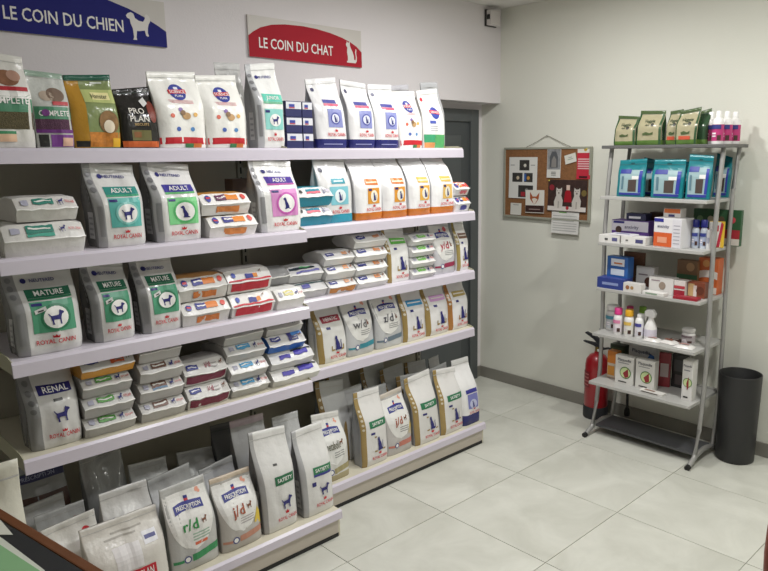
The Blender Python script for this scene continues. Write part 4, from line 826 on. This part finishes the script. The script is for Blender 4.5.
def rbox(name, label, cat, xa, xb, yf, z, h, d, col, rz=0, group=None):
    return carton(name, label, cat, group, (xa + xb) / 2, yf + d / 2, z, xb - xa, d, h, rz, col)
# third shelf
z = RZ[2]
S = rbox('carton', 'purple and white carton behind the two low boxes', 'carton', -2.118, -1.885, 3.62, z, .122, .09, '#6a4a9a'); r = S.root; S.panel(-.98, .5, .98, .97, '#dcdae2', r); S.text('anxivity', .1, .7, .02, '#55506a', r); S.panel(-.9, .85, -.3, .95, '#2f3080', r, 1); S.disc(-.6, .55, .02, '#4a342c', r, 1, 'dog_picture')
S = carton('dark_pouch', 'navy and white pouch lying on the purple carton', 'pouch', None, -1.972, 3.665, z + .122, .118, .08, .042, .06, '#2a2c4a'); S.panel(-.7, .3, .5, .6, '#dcdce2', S.root); S.top.panel(-.6, .2, .5, .6, '#c9cbd6', S.root)
S = rbox('flat_carton', 'left of two low white boxes at the shelf front', 'carton', -2.138, -2.005, 3.515, z, .042, .08, '#e2e0dd'); S.panel(-.4, .3, -.1, .6, '#555', S.root, 0, 'text_line'); S.panel(.3, .25, .8, .7, '#5a5a88', S.root)
S = rbox('flat_carton', 'right of two low white boxes at the shelf front', 'carton', -1.995, -1.845, 3.515, z, .044, .08, '#e2e0dd'); S.panel(-.6, .4, -.4, .6, '#777', S.root, 0, 'text_line'); S.panel(.2, .25, .8, .7, '#4a4a7a', S.root)
S = carton('leaflet_pad', 'white and violet leaflet lying on the low boxes', 'leaflet', None, -2.0, 3.555, z + .0445, .15, .07, .008, -.05, '#e6e4ea'); S.top.panel(-.6, .2, .6, .5, '#4a4a9a', S.root)
S = rbox('carton', 'dark brown carton at the back of the third rack shelf', 'carton', -1.955, -1.842, 3.76, z, .165, .06, '#4f3a30'); S.panel(-.8, .1, .8, .4, '#6a5a50', S.root)
S = rbox('carton', 'white carton with large orange panel and violet corner', 'carton', -1.806, -1.64, 3.53, z, .158, .12, '#e6e4e6', rz=-.1); r = S.root; S.panel(-.98, .02, .35, .5, '#d8622f', r); S.panel(.35, .02, .98, .98, '#dedce2', r); S.panel(-.98, .86, -.3, .98, '#2f3090', r); S.text('anxivity', -.3, .72, .016, '#4a4a6a', r, maxw=.07); S.panel(-.7, .15, .0, .35, '#e8a080', r, 1, 'picture')
for q in range(6): S.panel(.45, .15 + .12 * q, .9, .18 + .12 * q, '#b0aeb8', r, 1, 'text_line')
S = carton('small_pouch', 'small white pouch with orange top lying on the orange panel carton', 'pouch', None, -1.727, 3.60, z + .158, .1, .06, .05, 0, '#e2dedb'); S.panel(-.9, .5, .9, .95, '#d8733a', S.root); S.panel(-.4, .1, .3, .35, '#4a4a7a', S.root)
for k, (x, l_) in enumerate(((-1.612, 'left of two blue-capped white spray cans'), (-1.572, 'right of two blue-capped white spray cans'))):
    bottle('spray_can', l_, 'spray can', 'blue-capped spray cans', x, 3.62 + .01 * k, z, .0185, .152, '#c9d0dc', '#23287a', .95, .26, '#aab4cc', '#3a4490')
S = rbox('carton', 'long green carton with animal pattern at the shelf back', 'carton', -1.72, -1.455, 3.818, z, .195, .028, '#2f5a3a'); r = S.root; S.panel(-.98, .2, .98, .45, '#a8303a', r); S.panel(-.98, .02, .98, .2, '#d8d0c8', r)
for q, c_ in enumerate(('#7a9a70', '#c9c0b0', '#5a4a3a', '#c94a55')): S.disc(-.7 + .45 * q, .72, .018, c_, r, 1, 'picture_dot')
S = carton('leaflet_holder', 'white, red and yellow leaflet standing by the right post', 'leaflet', None, -1.54, 3.715, z, .08, .012, .14, .12, '#e8c03a'); r = S.root
S.panel(-.98, .02, .6, .98, '#ece8e4', r); S.poly([(.1, .02), (.5, .02), (.9, .9), (.6, .98)], '#c02a44', r, 1); S.panel(-.1, .62, .3, .85, '#c02a44', r, 1, 'logo_mark')
S = rbox('carton', 'narrow white carton beside the right spray can', 'carton', -1.552, -1.532, 3.62, z, .1, .08, '#dddbdc'); S.panel(-.6, .3, .6, .6, '#a9a9b9', S.root)
# fourth shelf
z = RZ[3]
S = rbox('display_box', 'open dark blue counter display box at the shelf left', 'display box', -2.138, -1.965, 3.515, z, .062, .1, '#2f4088'); S.panel(-.6, .35, .6, .6, '#8a98c8', S.root, 0, 'text_line')
S = carton('blister_carton', 'bright blue carton with white labels leaning in the display box', 'carton', None, -2.04, 3.60, z + .062, .14, .06, .12, -.08, '#2f62a8'); r = S.root; S.panel(-.6, .55, .7, .9, '#dfe4ec', r); S.panel(-.6, .1, .7, .4, '#cfd8e4', r); S.panel(-.3, .65, .5, .72, '#c8753a', r, 1, 'text_line')
S = carton('header_card', 'brown round-topped card behind the bright blue carton', 'card', None, -2.005, 3.70, z, .13, .02, .2, 0, '#6a4a38'); S.disc(0, .9, .04, '#7a5540', S.root, 0, 'dog_picture', sy=.5)
S = rbox('carton', 'white carton with long-eared dog picture', 'carton', -1.975, -1.862, 3.67, z, .125, .05, '#d9d6d4'); r = S.root; S.disc(.4, .3, .024, '#5a3426', r, 0, 'dog_picture', sy=1.2); S.panel(-.7, .6, .3, .66, '#8a7a80', r, 0, 'text_line')
S = rbox('carton', 'small white carton with brown speckles at the shelf front', 'carton', -1.965, -1.855, 3.51, z, .05, .05, '#dedad6'); S.disc(-.5, .5, .012, '#a06a4a', S.root, 0, 'dog_picture'); S.disc(0, .5, .01, '#b08a5a', S.root, 0, 'dog_picture')
S = rbox('carton', 'wide white carton with reclining dog picture', 'carton', -1.845, -1.70, 3.58, z, .092, .06, '#dcd9d6'); S.disc(.1, .5, .02, '#9a8a7c', S.root, 0, 'dog_picture', sy=1.1); S.panel(-.8, .75, -.1, .82, '#9a8a90', S.root, 0, 'text_line')
S = carton('flat_carton', 'flat white packet lying at the shelf edge', 'carton', None, -1.778, 3.528, z, .13, .05, .018, -.06, '#e4e2df'); S.panel(-.7, .3, .4, .7, '#8aa08a', S.root, 0, 'text_line')
S = rbox('carton', 'white and dark red carton in the shelf middle', 'carton', -1.695, -1.632, 3.575, z, .088, .06, '#dcd6d2'); S.panel(-.98, .02, .98, .4, '#a02838', S.root); S.panel(-.98, .5, .98, .68, '#b8404a', S.root)
S = rbox('carton', 'brown and green picture carton at the shelf back', 'carton', -1.752, -1.632, 3.72, z, .18, .05, '#8a6a4c'); S.panel(-.98, .42, .98, .56, '#3f6a4a', S.root); S.disc(.3, .8, .024, '#c09a70', S.root, 0, 'cat_picture'); S.panel(-.98, .02, .98, .4, '#d2c8c0', S.root)
S = rbox('carton', 'orange carton with white waves near the right post', 'carton', -1.64, -1.53, 3.745, z, .2, .07, '#cf6a3a'); r = S.root; S.panel(-.98, .42, .98, .62, '#e6ddd8', r, arc=.05); S.disc(-.2, .85, .02, '#e0a060', r, 0, 'picture_dot'); S.panel(-.98, .02, .98, .2, '#e2d6cc', r)
S = rbox('carton', 'red and tan picture carton before the orange carton', 'carton', -1.628, -1.535, 3.60, z, .085, .05, '#8a4a34'); S.panel(-.95, .1, -.2, .9, '#c8a878', S.root); S.panel(-.3, .1, .1, .8, '#e2d6d0', S.root, 1); S.disc(.5, .5, .022, '#6a3a2a', S.root, 1, 'dog_picture')
S = carton('booklet', 'dark red booklet lying flat at the shelf edge', 'booklet', None, -1.60, 3.535, z, .13, .06, .014, .05, '#9a2030'); S.top.panel(-.5, .3, .5, .6, '#b85060', S.root)
# fifth shelf
z = RZ[4]
GBT = 'care bottles on the rack'
bottle('care_tub', 'white tub with blue-grey label at the shelf left', 'tub', GBT, -2.085, 3.62, z, .04, .15, '#dedcda', '#e4e2e0', .95, .18, '#c9ccd0', '#5a9ab0')
bottle('care_bottle', 'white bottle with pink cap standing in front', 'bottle', GBT, -2.012, 3.555, z, .027, .155, '#efedec', '#d8408a', .85, .24, '#efe6ec', '#e08ab0')
bottle('care_bottle', 'white bottle with pink cap standing behind', 'bottle', GBT, -1.997, 3.66, z, .024, .15, '#efedec', '#cf3a7c', .85, .24, '#efe6ec', '#e08ab0')
bottle('care_bottle', 'white bottle with yellow cap', 'bottle', GBT, -1.942, 3.555, z, .028, .155, '#efedec', '#e0a82a', .85, .24, '#efece2', '#e6c060')
bottle('care_bottle', 'white bottle with green cap', 'bottle', GBT, -1.905, 3.64, z, .024, .165, '#efedec', '#7aa83a', .85, .22, '#eef0ea', '#3a3f80')
bottle('care_bottle', 'white bottle with violet print beside the trigger spray', 'bottle', GBT, -1.88, 3.56, z, .024, .14, '#f0efee', '#eeedec', .6, .16, '#e8e6ee', '#4a4a9a')
t = empty('spray_bottle', (-1.818, 3.575, z), 0, 'plain white trigger spray bottle', 'bottle', GBT)
MB().lathe([(0, 0), (.034, 0), (.036, .01), (.034, .07), (.022, .1), (.014, .118), (.014, .13), (0, .13)], 20, caps=False).build('bottle_body', mat('#efedec', .3), t, True)
MB().prism([(-.03, .13), (.022, .125), (.03, .15), (.012, .172), (-.02, .17), (-.038, .155)], 1, -.012, .012).build('spray_head', mat('#f2f1f0', .35), t, bevel=.004)
MB().prism([(-.03, .135), (-.022, .135), (-.03, .1), (-.036, .1)], 1, -.005, .005).build('trigger', mat('#e2e0de', .4), t)
MB().lathe([(.0365, .02), (.0355, .06)], 20, caps=False).build('label_wrap', ink('#d9d4e2'), t, True)
for k, (xa, xb, yf, l_, rot) in enumerate(((-1.838, -1.74, 3.51, 'leftmost shiny white sachet at the shelf edge', .1), (-1.745, -1.655, 3.53, 'middle shiny white sachet with brown print', -.12), (-1.652, -1.545, 3.50, 'rightmost white sachet before the small jar', .08))):
    w = xb - xa
    t = empty('sachet', ((xa + xb) / 2, yf + .04, z), rot, l_, 'sachet', 'white sachets on the rack')
    m = MB(); vs = []; fs = []; n = 8
    for j in range(n + 1):
        for i in range(n + 1):
            a, b_ = i / n * 2 - 1, j / n * 2 - 1
            vs.append((a * w / 2, b_ * .035, .0015 + .016 * (1 - a ** 4) * (1 - b_ ** 4) + .003 * noise.noise(Vector((a * 4 + k, b_ * 4, k)))))
    for i, j in ((0, 0), (n, 0), (n, n), (0, n)): vs.append((vs[j * (n + 1) + i][0], vs[j * (n + 1) + i][1], 0))
    for j in range(n):
        for i in range(n): q = j * (n + 1) + i; fs.append((q, q + 1, q + n + 2, q + n + 1))
    c0 = (n + 1) ** 2; fs.append((c0, c0 + 3, c0 + 2, c0 + 1))
    m.add(vs, fs).build('sachet_body', film('#e2dfdc', .2), t, True)
    S = Surf(lambda u, v, o=0, w=w, k=k: Vector((u * w / 2, (v * 2 - 1) * .035, .0028 + o + .016 * (1 - u ** 4) * (1 - (v * 2 - 1) ** 4) + .003 * noise.noise(Vector((u * 4 + k, (v * 2 - 1) * 4, k))))), w, .07)
    S.panel(-.5, .3, .5, .6, '#b08a84' if k != 1 else '#9a5a44', t, 1); S.panel(-.3, .68, .4, .76, '#8a8a90', t, 1, 'text_line')
bottle('pill_jar', 'small round white jar with grey label on the fifth shelf', 'jar', None, -1.62, 3.63, z, .036, .088, '#dcdad8', '#c9c7c4', .98, .22, '#b0a8aa', '#7a6a70')
S = carton('brown_sachet', 'small brown sachet beside the jar', 'sachet', None, -1.69, 3.62, z, .06, .05, .012, .2, '#5a3f38'); S.top.panel(-.6, .3, .6, .7, '#d8d0cc', S.root)
# sixth shelf
z = RZ[5]
S = rbox('carton', 'dark green carton at the back left of the lowest rack shelf', 'carton', -2.14, -2.04, 3.70, z, .18, .05, '#33402c'); S.panel(-.8, .55, .8, .9, '#4a5a3a', S.root); S.panel(-.5, .65, .5, .72, '#8a9a78', S.root, 1, 'text_line')
S = rbox('carton', 'tall orange and white carton at the lowest shelf left', 'carton', -2.098, -2.035, 3.60, z, .165, .05, '#d8822e'); S.panel(-.9, .02, .98, .55, '#d9c9b4', S.root); S.panel(-.8, .1, .6, .45, '#e09a3f', S.root, 1)
def melon(S, cu=.15, cv=.42, s=1):
    r = S.root; S.text('Plaquedis', 0, .87, .016 * s, '#4a4a55', r, maxw=S.w * .8)
    S.disc(cu, cv, .036 * s, '#4f7f42', r, 0, 'melon_rind'); S.disc(cu, cv, .031 * s, '#c9d8a0', r, 1, 'melon_rind'); S.poly([(cu - .25 * s, cv - .02), (cu + .3 * s, cv + .16), (cu + .38 * s, cv - .12), (cu, cv - .18)], '#8f2a30', r, 2, 'melon_flesh'); S.panel(-.6, .06, .3, .1, '#333', r, 0, 'text_line'); S.panel(-.7, .74, .5, .765, '#8a8a90', r, 0, 'text_line')
S = rbox('carton', 'left of two white cartons with a cut melon picture', 'carton', -2.012, -1.895, 3.545, z, .168, .05, '#dfddd8'); melon(S)
S = rbox('carton', 'right of two white cartons with a cut melon picture', 'carton', -1.88, -1.765, 3.545, z, .172, .05, '#dfddd8'); melon(S)
S = rbox('carton', 'narrow tall white melon carton by the right post', 'carton', -1.598, -1.54, 3.535, z, .225, .06, '#dfddda'); melon(S, .1, .45, .72)
S = rbox('carton', 'wide white and blue carton at the back of the lowest shelf', 'carton', -2.02, -1.85, 3.72, z, .2, .04, '#cfd0d2'); S.text('Plaquedis', -.1, .82, .022, '#3a4a6a', S.root, maxw=.13); S.poly([(.4, .65), (.95, .6), (.9, .75), (.6, .8)], '#3a6ab0', S.root, 1)
S = rbox('blister_pack', 'red blister pack leaning at the lowest shelf back', 'pack', -1.80, -1.735, 3.66, z, .2, .03, '#8a3038', rz=.3); S.panel(-.7, .3, .7, .7, '#b8a8a8', S.root)
S = rbox('blister_pack', 'black blister pack next to the red one', 'pack', -1.738, -1.65, 3.70, z, .195, .03, '#2f2e2f'); S.panel(-.7, .5, .7, .85, '#4a4a4c', S.root); S.panel(-.5, .1, .5, .4, '#5a5052', S.root)
S = carton('flat_packet', 'flat white packet with brown print lying on the lowest shelf', 'packet', None, -1.755, 3.515, z, .14, .045, .012, -.03, '#e0ddd8'); S.top.panel(-.7, .3, .2, .7, '#8a6a5a', S.root); S.panel(-.8, .3, .6, .7, '#4a4440', S.root, 0, 'text_line')

# ------------------------------------------------------------------ waste bin
t = empty('waste_bin', (-1.385, 3.795, 0), 0, 'tall black cylindrical waste bin beside the display rack', 'waste bin')
BIN = mat('#2a2a2b', .48, bump=.04); t.scale = (1, 1, 1.05)
MB().lathe([(0, 0), (.098, 0), (.102, .006), (.111, .47), (.107, .473), (.104, .468), (.096, .012), (0, .012)], 40, caps=False).build('bin_body', BIN, t, True)
MB().tube([(.1085 * math.cos(a * math.pi / 20), .1085 * math.sin(a * math.pi / 20), .471) for a in range(40)], .0035, 8, closed=True).build('rim', BIN, t, True)
# ------------------------------------------------------------------ fire extinguisher
t = empty('fire_extinguisher', (-2.29, 3.805, 0), 0, 'red fire extinguisher standing behind the rack leg', 'fire extinguisher'); t.scale = (1, 1, .88)
MB().lathe([(0, .06), (.074, .06), (.076, .07), (.076, .40), (.07, .44), (.05, .472), (.022, .487), (.02, .5), (0, .5)], 32, caps=False).build('cylinder', mat('#9a1420', .28, coat=.4), t, True)
MB().lathe([(0, 0), (.078, 0), (.08, .01), (.08, .085), (.077, .09), (0, .09)], 32, caps=False).build('base_skirt', mat('#2a2c30', .6), t, True)
MB().lathe([(0, .5), (.016, .5), (.018, .51), (.016, .535), (0, .535)], 16, caps=False).build('valve', mat('#8a7444', .35, .9), t, True)
MB().prism([(-.105, .563), (-.1, .553), (-.03, .54), (.03, .515), (.045, .53), (.02, .55), (-.02, .562)], 1, -.012, .012).build('carry_handle', mat('#23242a', .5), t, bevel=.003)
MB().prism([(-.085, .632), (-.095, .622), (-.03, .588), (.01, .553), (.03, .556), (.02, .59), (-.02, .612)], 1, -.012, .012).build('lever', mat('#23242a', .5), t, bevel=.003)
MB().lathe([(0, 0), (.011, 0), (.011, .012), (0, .012)], 12, (.02, -.02, .508), caps=False).build('gauge', mat('#d8d8d4', .3), t, True)
S = Surf(lambda u, v, o=0: Vector((math.sin(u - .5) * (.0768 + o), -math.cos(u - .5) * (.0768 + o), .24 + v * .12)), .15, .12)
S.panel(-.45, 0, .45, 1, '#7a1a22', t, 0, 'instruction_label')
for k in range(4): S.panel(-.35, .12 + .22 * k, .35, .2 + .22 * k, '#b86a6a', t, 1, 'text_line')
MB().tube([(.02, .0, .52), (.07, .01, .535), (.13, .02, .52), (.175, .03, .47), (.195, .035, .4), (.205, .035, .25), (.207, .035, .12)], .0085, 10).build('hose', mat('#17171a', .6), t, True)
MB().lathe([(0, 0), (.017, 0), (.019, .02), (.016, .045), (.01, .06), (0, .06)], 16, (.207, .035, .055), caps=False).build('nozzle', mat('#141416', .6), t, True)

# ------------------------------------------------------------------ desk corner in front
a = math.atan2(.09, .512); ZD = .75
t = empty('desk', (-1.83, .45, 0), a, 'reception desk corner with brown wooden edge, lower left', 'desk')
MB().box((-.36, -.75, ZD - .03), (.9, -.026, ZD - .004)).build('desk_top', mat('#3a3634', .5), t)
MB().box((-.36, -.026, ZD - .05), (.9, .0, ZD)).build('edge_trim', mat('#6a3f22', .45, bump=.05, var=.25, vscale=6), t, bevel=.004)
MB().box((-.34, -.022, 0), (.88, -.004, ZD - .05)).build('front_panel', mat('#6a4022', .5, var=.2), t)
for x in (-.33, .86): MB().box((x - .02, -.72, 0), (x + .02, -.026, ZD - .03)).build('side_panel', mat('#6a4022', .5, var=.2), t)
def ondesk(name, label, cat, pts, zz, hgt, col, rough=.6):
    M_ = Matrix.Rotation(a, 4, 'Z'); q = [M_ @ Vector((x, y, 0)) for x, y in pts]
    cx = sum(k.x for k in q) / len(q); cy = sum(k.y for k in q) / len(q)
    o = MB().prism([(k.x - cx, k.y - cy) for k in q], 2, 0, hgt).build(name, mat(col, rough), None, bevel=min(.001, hgt / 4)); o.location = (-1.83 + cx, .45 + cy, zz); return tag(o, label, cat)
ondesk('desk_mat', 'black desk mat along the wooden desk edge', 'desk mat', [(-.12, -.028), (.6, -.028), (.6, -.3), (-.12, -.3)], ZD - .004, .003, '#232426')
ondesk('white_sheet', 'blank white sheet under the pale green folder', 'paper', [(-.4, -.07), (-.09, -.069), (.14, -.078), (.16, -.095), (.16, -.4), (-.4, -.4)], ZD - .001, .0008, '#cfd2c6')
ondesk('green_folder', 'pale green folder lying over a white sheet on the desk', 'folder', [(-.4, -.092), (-.06, -.088), (.135, -.087), (.14, -.1), (.14, -.4), (-.4, -.4)], ZD - .0002, .003, '#86b283')
o = ondesk('printed_sheet', 'white printed sheet at the desk edge beside the black mat', 'paper', [(-.34, -.03), (-.19, -.03), (-.085, -.046), (-.115, -.066), (-.34, -.066)], ZD - .0002, .0008, '#d4d4c8')
for k, x in enumerate((-.03, -.01, .006)): MB().box((x, -.004, .0009), (x + .009, .004, .0012)).build('printed_digit', ink('#333'), o)

# ------------------------------------------------------------------ chair at the right edge
t = empty('office_chair', (-.248, 1.565, 0), math.radians(20), 'reddish-brown leather chair just entering at the right edge', 'chair')
LEA = mat('#8a3a22', .45, bump=.1, bscale=150)
def cushion(cx, cy, cz, wx, wy, wz, name):
    m = MB(); n = 16; vs = []; fs = []
    for j in range(n + 1):
        th = math.pi * j / n
        for i in range(2 * n):
            ph = math.pi * i / n
            f = lambda c_: math.copysign(abs(c_) ** .55, c_)
            vs.append((cx + wx * f(math.sin(th)) * f(math.cos(ph)), cy + wy * f(math.sin(th)) * f(math.sin(ph)), cz + wz * f(math.cos(th))))
    for j in range(n):
        for i in range(2 * n): fs.append((j * 2 * n + i, j * 2 * n + (i + 1) % (2 * n), (j + 1) * 2 * n + (i + 1) % (2 * n), (j + 1) * 2 * n + i))
    m.add(vs, fs).build(name, LEA, t, True)
cushion(0, -.02, .47, .23, .22, .045, 'seat'); cushion(0, .2, .73, .22, .045, .17, 'backrest')
MB().box((-.03, .2, .45), (.03, .225, .7)).build('back_support', mat('#2a2a2a', .4), t, bevel=.004)
MB().lathe([(.025, .06), (.025, .43)], 16).build('gas_column', mat('#3a3a3c', .3, 1), t, True)
for k in range(5):
    q = 2 * math.pi * k / 5; lg = MB().tube([(0, 0, .09), (.25 * math.cos(q), .25 * math.sin(q), .065)], [.022, .014], 8).build('base_leg', mat('#2a2a2b', .5), t, True)
    MB().lathe([(0, 0), (.02, 0), (.024, .02), (.02, .05), (0, .052)], 12, (.25 * math.cos(q), .25 * math.sin(q), 0), caps=False).build('caster', mat('#1c1c1c', .5), lg, True)
